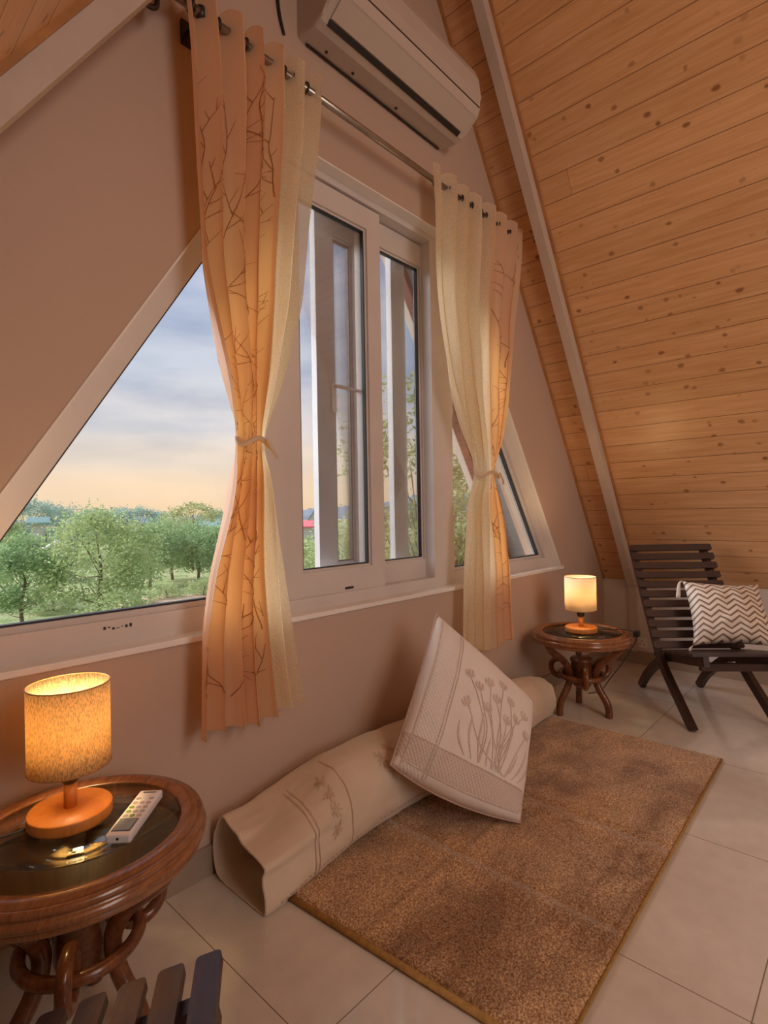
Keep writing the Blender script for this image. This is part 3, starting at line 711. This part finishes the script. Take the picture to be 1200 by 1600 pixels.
# ------------------------------------------------------------------ rug
def rug():
    a = M('tan_shaggy_rug_pile', (.4, .25, .13), .95, .1); v = a.coord()
    n1 = a.noise(v, 170, 3, .7); n2 = a.noise(v, 9, 4); n3 = a.noise(v, 90, 3)
    c = a.ramp(n1, [(.38, (.20, .09, .035)), (.5, (.52, .30, .145)), (.60, (.95, .74, .48))])
    c = a.mix(.35, c, a.ramp(n3, [(.35, (.26, .13, .055)), (.65, (.55, .36, .20))]))
    c = a.mix(.35, c, a.ramp(n2, [(.35, (.65, .6, .55)), (.62, (1.12, 1.1, 1.08))]), 'MULTIPLY')
    c = a.mix(.9, c, a.ramp(a.noise(a.coord('Object', (.8, 1.6, 1)), 2.4, 4, .6, .8), [(.36, (.60, .50, .42)), (.5, (1, .97, .95)), (.66, (1.22, 1.2, 1.15))]), 'MULTIPLY'); a.color(c)
    a.set('Sheen Weight', .5); a.set('Sheen Roughness', .4)
    a.bump(n1, .6, .006)
    MAT['rug'] = a.m
    MAT['rug_edge'] = simple('golden_rug_binding', (.42, .24, .07), .9, .2, 60, .4)
    c00, c10, c11, c01 = Vector((1.045, -.20)), Vector((2.97, -.25)), Vector((2.985, -1.105)), Vector((1.115, -1.155))
    root = empty('rug', (2.0, -.65, 0)); tag(root, 'tan brown shaggy rectangular rug lying on the tiled floor under the roll', 'rug'); off = Vector((2.0, -.65, 0))
    def xy(u, v): return (c00 * (1 - u) + c10 * u) * (1 - v) + (c01 * (1 - u) + c11 * u) * v
    def base(p):
        g = lambda d, s: math.exp(-(d / s) ** 2)
        z = .007 * g(p.x - 1.52, .045) - .009 * g(p.x - 1.575, .022) + .007 * g(p.x - 2.01, .05) - .009 * g(p.x - 2.07, .024) + .004 * g(p.y + .60, .018) - .003 * g(p.y + .57, .02)
        return z + .003 * noise.noise(Vector((p.x * 3, p.y * 3, 0)))
    rnd = random.Random(5)
    def f(u, v):
        p = xy(u, v); e = min(u * 1.9, (1 - u) * 1.9, v * .95, (1 - v) * .95)
        k = min(1, e / .012); return Vector((p.x, p.y, .004 + k * (.012 + base(p) + rnd.uniform(0, .005)))) - off
    m = MB(); m.grid(f, 420, 200); m.build('pile', 'rug', root, recalc=False)
    m = MB()
    for a_, b_ in ((c00, c01), (c01, c11), (c11, c10)):
        d = (b_ - a_).normalized(); o = Vector((-d.y, d.x)); mid = (xy(.5, .5) - a_)
        if o.dot(mid) > 0: o = -o
        w = .012 if a_ is c00 else .005
        m.tube([(a_.x + o.x * w / 3 - off.x, a_.y + o.y * w / 3 - off.y, .0085), (b_.x + o.x * w / 3 - off.x, b_.y + o.y * w / 3 - off.y, .0085)], w if w > .008 else .0055, 8, squash=.65)
    m.build('binding', 'rug_edge', root)
rug()

# ------------------------------------------------------------------ rolled quilt
def quilt():
    a = M('beige_quilted_cotton', (.60, .47, .35), .85, .2); v = a.coord()
    a.color(a.ramp(a.noise(v, 5, 3), [(.3, (.62, .50, .38)), (.7, (.74, .61, .48))])); a.set('Sheen Weight', .3)
    a.bump(a.math('ADD', a.noise(v, 500, 2), a.noise(v, 14, 2)), .15, .003); MAT['quilt'] = a.m
    MAT['quilt_pat'] = simple('tan_embroidery', (.56, .40, .28), .8, .15, 60, .3)
    end = [(-.313, .0), (-.312, .113), (-.321, .152), (-.217, .181), (-.126, .207), (-.077, .22), (-.03, .15), (-.023, .061), (-.062, .009), (-.19, .0)]
    E_ = smooth_pts([(y, z, 0) for y, z in end], 8, True); K = 80
    # resample by angle around the centre
    def by_angle(P, c):
        A = sorted((math.atan2(p[1] - c[1], p[0] - c[0]), math.hypot(p[0] - c[0], p[1] - c[1])) for p in P)
        def f(t):
            t = (t + PI) % (2 * PI) - PI
            for i in range(len(A)):
                a0, r0 = A[i - 1] if i else (A[-1][0] - 2 * PI, A[-1][1]); a1, r1 = A[i]
                if t <= a1: return r0 + (r1 - r0) * ((t - a0) / (a1 - a0 + 1e-9))
            a0, r0 = A[-1]; a1, r1 = A[0][0] + 2 * PI, A[0][1]; return r0 + (r1 - r0) * ((t - a0) / (a1 - a0))
        return f
    rE = by_angle(E_, (-.17, .10))
    root = empty('rolled_quilt', (2.0, -.175, .0)); tag(root, 'long rolled beige quilt lying against the wall under the window, open end toward the table', 'rolled quilt'); off = Vector((2.0, -.175, 0))
    x0, x1 = .95, 2.95
    def sec(x, t, inner=0.0):
        k = min(1, max(0, (x - x0) / .42)); k = k * k * (3 - 2 * k)
        tp = max(0, (x - 2.1) / .85); b = .150 - .038 * tp * tp; a_ = .148 - .032 * tp * tp
        c_, s_ = math.cos(t), math.sin(t)
        rr = 1 / ((abs(c_) / a_) ** 2.5 + (abs(s_) / b) ** 2.5) ** (1 / 2.5)
        r = rE(t) * (1 - k) + rr * k; cy = -.17 * (1 - k) - .180 * k; cz = .10 * (1 - k) + (b + .006) * k
        r += .009 * noise.noise(Vector((x * 4, c_ * 1.6, s_ * 1.6))) + .004 * noise.noise(Vector((x * 14, c_ * 5, s_ * 5))) + .004 * math.sin(x * 9 + t)
        r -= inner; z = cz + r * s_
        zmin = (.019 if x > 1.03 else .002) + inner * .5
        return Vector((x, cy + r * c_, max(zmin, z)))
    m = MB()
    m.grid(lambda u, v: sec(x0 + (x1 - x0) * u, v * 2 * PI) - off, 160, K)
    m.grid(lambda u, v: sec(x0 + (x1 - x0) * u, v * 2 * PI, .009 + .02 * min(1, u * 6)) - off, 80, K)
    m.grid(lambda u, v: sec(x0 - .004 * math.sin(PI * u), v * 2 * PI, .009 * u) - off, 3, K)
    m.grid(lambda u, v: sec(x1 + .003 * math.sin(PI * u), v * 2 * PI, .029 * u) - off, 4, K)
    outer = m
    # inner coil of the roll
    m = MB()
    def coil(u, v):
        t = v * 5.6 * PI; r = .105 - .055 * v; x = 1.25 + (2.93 - 1.25) * u; return Vector((x, -.180 + r * math.cos(t), .150 + r * math.sin(t) - .04 * max(0, (x - 2.1) / .85) ** 2)) - off
    m.grid(coil, 10, 150); m.build('inner_coil', 'quilt', root, recalc=False)
    # embroidered bands and sprigs lying on the skin
    m = outer
    def on(x, t, h=.0025): return sec(x, t, -h) - off
    def rib(pts, w):
        vs = []
        for i, (x, t) in enumerate(pts):
            q = pts[min(i + 1, len(pts) - 1)]; r = pts[max(i - 1, 0)]; dx, dt = q[0] - r[0], (q[1] - r[1]) * .15; l_ = math.hypot(dx, dt) or 1
            vs += [on(x - dt / l_ * w, t + dx / l_ * w / .15), on(x + dt / l_ * w, t - dx / l_ * w / .15)]
        m.add(vs, [(2 * i, 2 * i + 1, 2 * i + 3, 2 * i + 2) for i in range(len(pts) - 1)], 1)
    for xb in (1.14, 1.155, 1.30, 1.77, 2.30):
        rib([(xb, PI * .45 + i / 40 * PI * .95) for i in range(41)], .0018)
    rnd = random.Random(4)
    for cx_, ct in ((1.235, 2.0), (1.235, 2.35), (1.235, 2.7), (1.235, 3.1), (1.50, 2.25), (1.56, 2.05), (1.53, 2.6), (1.62, 2.45), (1.90, 2.2)):
        for k in range(9):
            a_ = k * PI / 4.5 + rnd.random() * .4; ln = rnd.uniform(.016, .034)
            rib([(cx_ + math.cos(a_) * ln * j / 5, ct + math.sin(a_) * ln * j / 5 / .15) for j in range(6)], .0022)
    m.build('outer_layer', ['quilt', 'quilt_pat'], root, recalc=False)
    m = MB(); pts = []
    for i in range(60):
        x = 1.0 + i * .019; p = sec(x, 3.62, -.001) - off; m.tube([p, sec(x + .011, 3.62, -.001) - off], .0022, 5)
    m.build('stitching', 'quilt_pat', root)
quilt()

# ------------------------------------------------------------------ cushions
def cushion_fn(Lc, Bc, Rc, Tc, th, pinch=.045, seed=1, low=None):
    low = pinch if low is None else low
    Lc, Bc, Rc, Tc = map(Vector, (Lc, Bc, Rc, Tc)); cen = (Lc + Bc + Rc + Tc) / 4
    n = (Bc - Lc).cross(Tc - Lc).normalized()
    if n.dot(Vector((0, -1.7, 1.2)) - cen) < 0: n = -n
    def f(u, v, side=1, off=0.0):
        a, b = u * 2 - 1, v * 2 - 1
        pu = a * (1 - pinch * (1 - b * b) ** 1 * 1.0 * abs(a) ** 2 * 2); pv = b * (1 - (pinch if b > 0 else low) * (1 - a * a) * abs(b) ** 2 * 2)
        x, y = (pu + 1) / 2, (pv + 1) / 2
        p = (Lc * (1 - x) + Bc * x) * (1 - y) + (Tc * (1 - x) + Rc * x) * y
        h = th * (max(0, (1 - a ** 2) * (1 - b ** 2))) ** .42 * (1 + .10 * noise.noise(Vector((u * 3, v * 3, seed + side))))
        cr = .010 * noise.noise(Vector((u * 7, v * 7, seed * 3))) * (1 - max(a * a, b * b) ** 4)
        return p + n * (side * h + cr + off)
    return f, cen
def cushion_mesh(f, off, name, mat, root, nn=56):
    m = MB(); m.grid(lambda u, v: f(u, v, 1) - off, nn, nn); m.grid(lambda u, v: f(u, v, -1) - off, nn, nn)
    o = m.build(name, mat, root)
    bm = bmesh.new(); bm.from_mesh(o.data); bmesh.ops.remove_doubles(bm, verts=bm.verts, dist=1e-5); bmesh.ops.recalc_face_normals(bm, faces=bm.faces); bm.to_mesh(o.data); bm.free()
    return o
a = M('cream_waffle_cotton', (.70, .62, .55), .8, .2); uvs = a.n('ShaderNodeTexCoord').outputs['UV']; sp = a.n('ShaderNodeSeparateXYZ', {0: uvs}); u_, v_ = sp.outputs[0], sp.outputs[1]
def band(x, lo, hi): return a.math('MULTIPLY', a.math('GREATER_THAN', x, lo), a.math('LESS_THAN', x, hi))
bd = a.math('MAXIMUM', band(u_, .05, .22), band(v_, .06, .20))
wf = a.math('MULTIPLY', a.math('SINE', a.math('MULTIPLY', u_, 230)), a.math('SINE', a.math('MULTIPLY', v_, 230)))
hh = a.math('ADD', a.math('MULTIPLY', a.math('MULTIPLY', wf, bd), .9), a.math('MULTIPLY', a.noise(uvs, 180, 2), .5)); a.bump(hh, .45, .004)
c = a.mix(a.math('MULTIPLY', band(v_, .06, .20), .55), (.82, .75, .70), (.60, .46, .38)); a.color(c); a.set('Sheen Weight', .3); MAT['pillow'] = a.m
MAT['pillow_emb'] = simple('pinkish_tan_embroidery_thread', (.66, .54, .47), .5, .15, 80, .2); MAT['pipe'] = simple('dusty_pink_piping', (.55, .38, .33), .7)
Lc, Bc, Rc, Tc = (1.487, -.340, .279), (1.852, -.663, .03), (2.246, -.520, .353), (1.858, -.285, .772)
f, cen = cushion_fn(Lc, Bc, Rc, Tc, .115, .012, 2, -.055); root = empty('cushion', (cen.x, cen.y, .03)); off = root.location
tag(root, 'large cream embroidered cushion propped on its corner against the rolled quilt', 'cushion')
cushion_mesh(f, off, 'cover', 'pillow', root)
m = MB()
edge = [(0, i / 40) for i in range(41)] + [(i / 40, 1) for i in range(1, 41)] + [(1, 1 - i / 40) for i in range(1, 41)] + [(1 - i / 40, 0) for i in range(1, 40)]
m.tube([f(u, v, 1) - off for u, v in edge], .0045, 6, closed=True); m.build('piping', 'pipe', root)
m = MB()
def ribbon(f, off, pts, w, h=.002):
    vs = []; n_ = len(pts)
    for i, (u, v) in enumerate(pts):
        q = pts[min(i + 1, n_ - 1)]; r = pts[max(i - 1, 0)]; dx, dv = q[0] - r[0], q[1] - r[1]; l_ = math.hypot(dx, dv) or 1
        ww = w * math.sin(PI * (i + .35) / (n_ + .2)) if w > .007 else w
        vs += [f(u - dv / l_ * ww, v + dx / l_ * ww, 1, h) - off, f(u, v, 1, h + .0022) - off, f(u + dv / l_ * ww, v - dx / l_ * ww, 1, h) - off]
    fs = []
    for i in range(n_ - 1): fs += [(3 * i, 3 * i + 1, 3 * i + 4, 3 * i + 3), (3 * i + 1, 3 * i + 2, 3 * i + 5, 3 * i + 4)]
    m.add(vs, fs, 0, True)
def curve(p, q, bend, n_=14):
    out = []
    for i in range(n_ + 1):
        t = i / n_; dx, dy = q[0] - p[0], q[1] - p[1]; k = bend * math.sin(PI * t); out.append((p[0] + dx * t - dy * k, p[1] + dy * t + dx * k))
    return out
for uu in (.05, .215, .235): ribbon(f, off, [(uu, .02 + i / 30 * .96) for i in range(31)], .004)
for vv in (.055, .20): ribbon(f, off, [(.05 + i / 30 * .9, vv) for i in range(31)], .004)
tips = [(.36, .52), (.42, .66), (.50, .74), (.58, .66), (.62, .80), (.70, .72), (.76, .62), (.84, .70), (.88, .56), (.52, .56), (.33, .70), (.68, .56)]
rnd = random.Random(2)
for i, (tu, tv) in enumerate(tips):
    b0 = (.62 + rnd.uniform(-.10, .14), .22); ribbon(f, off, curve(b0, (tu, tv), rnd.uniform(-.14, .14)), .0035)
    d = math.atan2(tv - b0[1], tu - b0[0])
    for s_ in (-.45, 0, .45): ribbon(f, off, curve((tu, tv), (tu + .062 * math.cos(d + s_), tv + .062 * math.sin(d + s_)), s_ * .5, 8), .012)
for i in range(9):
    b0 = (.42 + i * .055, .22); ribbon(f, off, curve(b0, (b0[0] - .10 + i * .03, .40 + .07 * (i % 3)), .12 - .03 * i), .008)
m.build('embroidery', 'pillow_emb', root, recalc=False)

a = M('chevron_sequin_fabric', (.75, .68, .6), .5, .5); uvs = a.n('ShaderNodeTexCoord').outputs['UV']; sp = a.n('ShaderNodeSeparateXYZ', {0: uvs}); u_, v_ = sp.outputs[0], sp.outputs[1]
tri = a.math('ABSOLUTE', a.math('SUBTRACT', a.math('FRACT', a.math('MULTIPLY', u_, 4.6)), .5))
st = a.math('FRACT', a.math('ADD', a.math('MULTIPLY', v_, 11.0), a.math('MULTIPLY', tri, 2.0)))
st2 = a.math('ADD', st, a.math('MULTIPLY_ADD', a.noise(uvs, 140, 2), .24, -.12))
a.color(a.mix(a.math('LESS_THAN', st2, .36), (.80, .72, .64), (.22, .15, .10)))
a.bump(a.math('ADD', a.math('LESS_THAN', st2, .36), a.noise(uvs, 160, 2)), .35, .003); MAT['chevron'] = a.m
MAT['tassel'] = simple('cream_tassel_thread', (.74, .66, .56), .8, .15, 90, .4)
TL, TR, BR, BL = (3.715, -.765, .757), (3.955, -1.12, .735), (3.78, -1.25, .408), (3.515, -.865, .410)
f, cen = cushion_fn(BL, BR, TR, TL, .085, .06, 6); root = empty('cushion', (cen.x, cen.y, .43)); off = root.location
tag(root, 'white cushion with brown chevron stripes and corner tassels standing on the far chair', 'cushion')
cushion_mesh(f, off, 'cover', 'chevron', root)
for k, (u, v) in enumerate(((0, 1), (1, 1), (0, 0), (1, 0))):
    p = f(u, v, 1) - off; m = MB(); dirx = Vector((-.012 if u == 0 else .012, .01, 0))
    if v == 1: m.tube(smooth_pts([p, p + dirx + Vector((0, 0, -.01)), p + dirx * 1.5 + Vector((0, 0, -.035)), p + dirx * 1.8 + Vector((0, 0, -.10))], 4), [.003, .004, .004, .005, .006, .007, .008, .009, .010, .011, .012, .013, .014][:13], 8)
    else: m.tube([p, p + dirx + Vector((0, 0, -.012)), p + dirx * 1.5 + Vector((0, 0, -.075))], [.003, .006, .009], 8)
    m.build('tassel', 'tassel', root)

# ------------------------------------------------------------------ socket on the knee wall
sk = empty('power_socket', (XR, -.27, .17)); tag(sk, 'small cream wall socket low on the wall behind the far table', 'socket')
m = MB(); m.box(-.008, 0, -.06, .075, -.04, .04, bev=.002); m.build('plate', 'white_paint', sk)
m = MB()
for y, z in ((-.02, .012), (-.034, -.012), (-.006, -.012)): m.tube([(-.0075, y, z), (-.009, y, z)], .0045, 8)
m.build('pin_holes', 'black', sk)

# ------------------------------------------------------------------ outdoors
GZ = -3.0
def bear(deg, d): a = math.radians(deg); return d * math.cos(a), -1.7 + d * math.sin(a)
a = M('meadow_grass_and_sand', (.3, .35, .15), .95, .1); v = a.coord()
g = a.ramp(a.noise(v, .55, 6, .65), [(.36, (.20, .27, .10)), (.52, (.34, .38, .17)), (.66, (.50, .42, .25))]); s = a.ramp(a.noise(v, 4, 4), [(.3, (.7, .7, .7)), (.7, (1.2, 1.2, 1.2))])
a.color(a.mix(.8, g, s, 'MULTIPLY')); a.bump(a.noise(v, 9, 4), .6, .15); MAT['meadow'] = a.m
a = M('sandy_track', (.6, .42, .28), .95, .1); v = a.coord(); a.color(a.ramp(a.noise(v, 2, 5), [(.3, (.50, .35, .23)), (.7, (.70, .54, .40))])); MAT['sand'] = a.m
m = MB()
def gz(x, y): return GZ + .25 * noise.noise(Vector((x * .08, y * .08, 0)))
m.grid(lambda u, v: Vector((-90 + 330 * u, 6 + 280 * v, gz(-90 + 330 * u, 6 + 280 * v))), 90, 80)
tag(m.build('ground', 'meadow', recalc=False), kind='structure')
m = MB()
def blob(deg, d, rx_, ry_):
    cx_, cy_ = bear(deg, d); n_ = 28; ang = math.radians(deg); vs = [(cx_, cy_, gz(cx_, cy_) + .10)]
    for i in range(n_):
        t = 2 * PI * i / n_; r = 1 + .18 * noise.noise(Vector((math.cos(t) * 2, math.sin(t) * 2, deg)))
        dx, dy = ry_ * r * math.cos(t), rx_ * r * math.sin(t); x = cx_ + dx * math.cos(ang) - dy * math.sin(ang); y = cy_ + dx * math.sin(ang) + dy * math.cos(ang); vs.append((x, y, gz(x, y) + .06))
    m.add(vs, [(0, i + 1, (i + 1) % n_ + 1) for i in range(n_)])
blob(62.6, 29, 3.6, 1.6); blob(49.0, 13.6, 1.9, 1.5); blob(45, 14.2, 2.6, 1.6); blob(40, 15, 2.5, 1.4); blob(73, 25.5, 1.7, .7)
tag(m.build('path', 'sand', recalc=False), 'bare sandy patches of ground in the meadow beyond the window', 'path', kind='stuff')

def leafmat(name, lo, hi):
    mm = bpy.data.materials.new(name); mm.use_nodes = True; t = mm.node_tree; b = t.nodes['Principled BSDF']; o = t.nodes['Material Output']
    oi = t.nodes.new('ShaderNodeTexCoord'); nz_ = t.nodes.new('ShaderNodeTexNoise'); nz_.inputs['Scale'].default_value = 1.6; nz_.inputs['Detail'].default_value = 4; t.links.new(oi.outputs['Object'], nz_.inputs['Vector'])
    r = t.nodes.new('ShaderNodeValToRGB'); r.color_ramp.elements[0].position = .35; r.color_ramp.elements[1].position = .65; r.color_ramp.elements[0].color = (*lo, 1); r.color_ramp.elements[1].color = (*hi, 1); t.links.new(nz_.outputs[0], r.inputs[0])
    t.links.new(r.outputs[0], b.inputs['Base Color']); b.inputs['Roughness'].default_value = .7; tl = t.nodes.new('ShaderNodeBsdfTranslucent'); t.links.new(r.outputs[0], tl.inputs[0])
    x = t.nodes.new('ShaderNodeMixShader'); x.inputs[0].default_value = .35; t.links.new(b.outputs[0], x.inputs[1]); t.links.new(tl.outputs[0], x.inputs[2]); t.links.new(x.outputs[0], o.inputs[0]); return mm
MAT['leaf_a'] = leafmat('light_green_leaves', (.30, .40, .15), (.55, .62, .31)); MAT['leaf_b'] = leafmat('mid_green_leaves', (.20, .33, .14), (.40, .53, .26))
MAT['leaf_c'] = leafmat('hazy_blue_green_leaves', (.28, .40, .33), (.44, .56, .46)); MAT['leaf_d'] = leafmat('olive_leaves', (.32, .34, .14), (.52, .54, .27))  # leaf_c has the distance haze put into its colour
MAT['bark'] = simple('grey_brown_bark', (.20, .14, .10), .9, .3, 6)
def crown_mb(w, h, z0, nleaf, lsz, seed, nclump=70, flat=False, sparse=1.0):
    r = random.Random(seed); m = MB(); cl = []
    for i in range(nclump):
        while True:
            x, y, z = r.uniform(-1, 1), r.uniform(-1, 1), r.uniform(-1, 1)
            d = x * x + y * y + z * z
            if d < 1 and d > .25: break
        tp = 1 - .35 * max(0, z)
        cl.append(Vector((x * w / 2 * tp, y * w / 2 * tp, z0 + h / 2 + z * h / 2)))
    sg = w * .075 * sparse
    for i in range(nleaf):
        c_ = r.choice(cl); p = c_ + Vector((r.gauss(0, sg), r.gauss(0, sg), r.gauss(0, sg * (.35 if flat else .8))))
        a_ = Vector((r.gauss(0, 1), r.gauss(0, 1), r.gauss(0, .6))).normalized(); b_ = a_.cross(Vector((r.gauss(0, 1), r.gauss(0, 1), r.gauss(0, 1)))).normalized(); s_ = lsz * r.uniform(.6, 1.3)
        m.add([p - a_ * s_, p + b_ * s_ * .45, p + a_ * s_, p - b_ * s_ * .45], [(0, 1, 2, 3)])
    return m, cl
def tree(name, cat, label, deg, d, h, w, leaf, nleaf=3800, lsz=.10, seed=1, trunk=.35, flat=False, group='trees in the meadow', crown_frac=.8, src=None, lean=0, sparse=1.0, nclump=70):
    x, y = bear(deg, d); root = empty(name, (x, y, gz(x, y)), seed * 1.7); tag(root, label, cat, group)
    if src:
        for k in children(src):
            c_ = k.copy(); C.objects.link(c_); c_.parent = root
        root.scale = (w / src['w0'], w / src['w0'], h / src['h0']); return root
    root['w0'] = w; root['h0'] = h
    ch = h * crown_frac; m, cl = crown_mb(w, ch, h - ch, nleaf, lsz, seed, flat=flat, sparse=sparse, nclump=nclump); m.build('foliage', leaf, root, recalc=False)
    r = random.Random(seed); t = MB(); tr = .035 * w ** .8
    mid = h * (.62 if not flat else .8); t.tube(smooth_pts([(0, 0, -.2), (lean * .3, .03 * w, mid * .4), (lean * .7, -.02 * w, mid * .8), (lean, 0, mid)]), [tr * (1 - .6 * i / 18) for i in range(19)], 8)
    for c_ in cl[:16 if sparse >= 1 else 30]:
        z_ = min(mid * .95, c_.z * r.uniform(.45, .8)); k = z_ / mid; t.tube(smooth_pts([(lean * k, 0, z_), (lean * k * .5 + c_.x * .5, c_.y * .5, (z_ + c_.z) / 2 - .05 * h * r.random()), tuple(c_)], 4), [tr * .22 * (1 - .8 * i / 8) for i in range(9)], 5)
    t.build('trunk', 'bark', root); return root
T = 'bushy light green tree standing in the middle of the left window view'
ta = tree('bushy_tree', 'tree', T, 70.2, 23.5, 4.5, 4.2, 'leaf_a', 9500, .075, 11)
tree('bushy_tree', 'tree', 'rounded green tree at the left edge of the left window', 76.2, 25, 3.5, 3.0, 'leaf_b', 7500, .075, 12)
tb = tree('bushy_tree', 'tree', 'round green tree right of the tallest light green tree', 66.0, 35, 3.9, 4.0, 'leaf_b', 7000, .085, 13)
tree('bushy_tree', 'tree', 'green tree beside the left curtain edge, below the flat-topped tree', 61.6, 37, 3.8, 4.2, 'leaf_b', seed=14, src=tb)
tree('bushy_tree', 'tree', 'pale green tree between two darker round trees in the row', 63.9, 39, 4.0, 4.0, 'leaf_a', seed=15, src=ta)
tree('bushy_tree', 'tree', 'green tree half hidden behind the left curtain', 59.4, 35, 3.7, 3.6, 'leaf_b', seed=16, src=tb)
tree('bushy_tree', 'tree', 'light green tree behind the left edge tree', 78.2, 33, 4.4, 3.8, 'leaf_a', seed=17, src=ta)
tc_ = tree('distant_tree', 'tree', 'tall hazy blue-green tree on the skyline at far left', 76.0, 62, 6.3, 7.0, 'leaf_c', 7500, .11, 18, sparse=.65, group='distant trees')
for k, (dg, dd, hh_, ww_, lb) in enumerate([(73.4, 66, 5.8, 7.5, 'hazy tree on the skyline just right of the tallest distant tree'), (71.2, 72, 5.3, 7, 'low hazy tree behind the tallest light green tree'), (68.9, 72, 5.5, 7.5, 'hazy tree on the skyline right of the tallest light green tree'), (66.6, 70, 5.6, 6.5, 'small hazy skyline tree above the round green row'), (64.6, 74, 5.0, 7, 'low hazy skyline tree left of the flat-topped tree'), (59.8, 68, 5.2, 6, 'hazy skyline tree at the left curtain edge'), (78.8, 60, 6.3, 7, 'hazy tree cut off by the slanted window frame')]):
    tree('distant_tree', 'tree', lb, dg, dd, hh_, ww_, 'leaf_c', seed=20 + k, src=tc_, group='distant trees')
tree('flat_topped_tree', 'tree', 'flat-topped sparse tree rising on the skyline left of the curtain', 62.0, 46, 5.5, 4.8, 'leaf_d', 1500, .12, 30, flat=True, crown_frac=.35, nclump=34)
sh = tree('shrub', 'shrub', 'bright low shrub in front of the middle light green tree', 68.8, 20.5, 1.7, 2.2, 'leaf_a', 1800, .07, 31, group='shrubs in the meadow', crown_frac=.95)
for k, (dg, dd, hh_, ww_, lb) in enumerate([(64.5, 30, .8, 1.8, 'low shrub at the edge of the sandy patch'), (61.0, 30, 1.0, 2.0, 'pale shrub beside the left curtain above the window sill'), (74.0, 29, .8, 2.4, 'low dark shrub under the left round tree'), (66.8, 29, .7, 1.6, 'small shrub right of the light green tree trunk')]):
    tree('shrub', 'shrub', lb, dg, dd, hh_, ww_, 'leaf_a', seed=40 + k, src=sh, group='shrubs in the meadow')
bb = tree('bushy_tree', 'bush', 'dense round bush seen through the left pane of the sliding window', 51.2, 15.5, 3.5, 3.0, 'leaf_a', 5000, .065, 50, crown_frac=.95)
for k, (dg, dd, hh_, ww_, lb) in enumerate([(47.2, 17, 3.9, 3.0, 'green bush seen through the narrow inner casement pane'), (42.6, 17.5, 3.8, 3.2, 'green bush seen left of the post in the right sash'), (39.4, 13, 3.7, 2.6, 'bright green bush seen right of the post in the right sash'), (35.2, 12.5, 4.0, 3.0, 'bright green bush seen beside the far curtain'), (32.5, 14, 3.6, 3.0, 'green bush mostly hidden behind the far curtain')]):
    tree('bushy_tree', 'bush', lb, dg, dd, hh_, ww_, 'leaf_a', seed=51 + k, src=bb)
tree('slender_tree', 'tree', 'tall sparse slender tree against the sky in the middle window', 39.6, 10.5, 6.9, 3.3, 'leaf_d', 5600, .06, 60, crown_frac=.62, sparse=.62, nclump=80, lean=-.4)
tree('slender_tree', 'tree', 'sparse slender tree seen between the far curtain and the window post', 34.6, 12, 6.0, 2.8, 'leaf_d', 4200, .06, 61, crown_frac=.7, sparse=.7, nclump=60, lean=.2)
# hills
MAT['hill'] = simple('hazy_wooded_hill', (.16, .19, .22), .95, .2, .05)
m = MB()
def hill(u, v):
    a_ = math.radians(20 + 75 * u); k = 36 * (.62 + .38 * math.sin(u * 7 + 1.1)) * (.85 + .3 * noise.noise(Vector((u * 14, 0, 0)))) + 3.0 * noise.noise(Vector((u * 160, 0, 0)))
    k *= 1 if u < .48 else max(.25, 1 - (u - .48) * 3.5)
    d = 520 + 90 * v; return Vector((d * math.cos(a_), d * math.sin(a_), -4 + k * math.sin(v * PI / 2)))
m.grid(hill, 220, 6); tag(m.build('hills', 'hill', recalc=False), kind='structure')
# small houses
MAT['pink'] = simple('pink_red_sheet_roof', (.75, .17, .20), .6); MAT['slate'] = simple('dark_grey_roof', (.16, .17, .20), .6); MAT['hwall'] = simple('pale_house_wall', (.62, .60, .58), .8); MAT['teal'] = simple('teal_sheet_roof', (.26, .42, .38), .6); MAT['hwin'] = simple('dark_house_window', (.08, .09, .10), .3)
def house(label, deg, d, w, dp, h, rh, roof, zlift=0.0, rot=0):
    x, y = bear(deg, d); root = empty('house', (x, y, GZ + zlift), math.radians(deg - 90 + rot)); tag(root, label, 'house')
    m = MB(); m.box(-w / 2, w / 2, -dp / 2, dp / 2, -1.5, h); m.prism([(-w / 2, -dp / 2, h), (w / 2, -dp / 2, h), (0, -dp / 2, h + rh)], (0, dp, 0)); m.build('walls', 'hwall', root)
    m = MB(); o = .3
    for s_ in (-1, 1): m.prism([(s_ * (w / 2 + o), -dp / 2 - o, h - rh * o / (w / 2)), (0, -dp / 2 - o, h + rh), (0, -dp / 2 - o, h + rh + .2), (s_ * (w / 2 + o), -dp / 2 - o, h + .2 - rh * o / (w / 2))], (0, dp + 2 * o, 0))
    m.build('roof', roof, root)
    for k in (-1, 1):
        m = MB(); m.box(k * w / 4 - .5, k * w / 4 + .5, -dp / 2 - .05, -dp / 2 + .05, h * .45, h * .8); m.build('window', 'hwin', root)
house('low house with a pink-red roof seen through the left sliding pane', 50.9, 95, 5, 5, 1.9, .9, 'pink', .2, 90)
house('grey house with a steep gabled dark roof beside the pink roof', 49.75, 120, 3.4, 6, 2.6, 2.4, 'slate', .4, 0)
house('white house seen left of the post in the right sash', 41.6, 100, 8, 7, 4.2, .9, 'slate', .4, 0)
house('small house with a teal roof at far left among hazy trees', 75.0, 56, 1.0, 1.1, 3.9, .3, 'teal', 0, 90)
house('small house with a teal roof near the left curtain', 60.6, 50, 1.6, 1.5, 3.2, .4, 'teal', 0, 90)
house('tiny white house below the teal roof at far left', 73.6, 44, 1.8, 2, 2.0, .5, 'hwall', 0, 0)
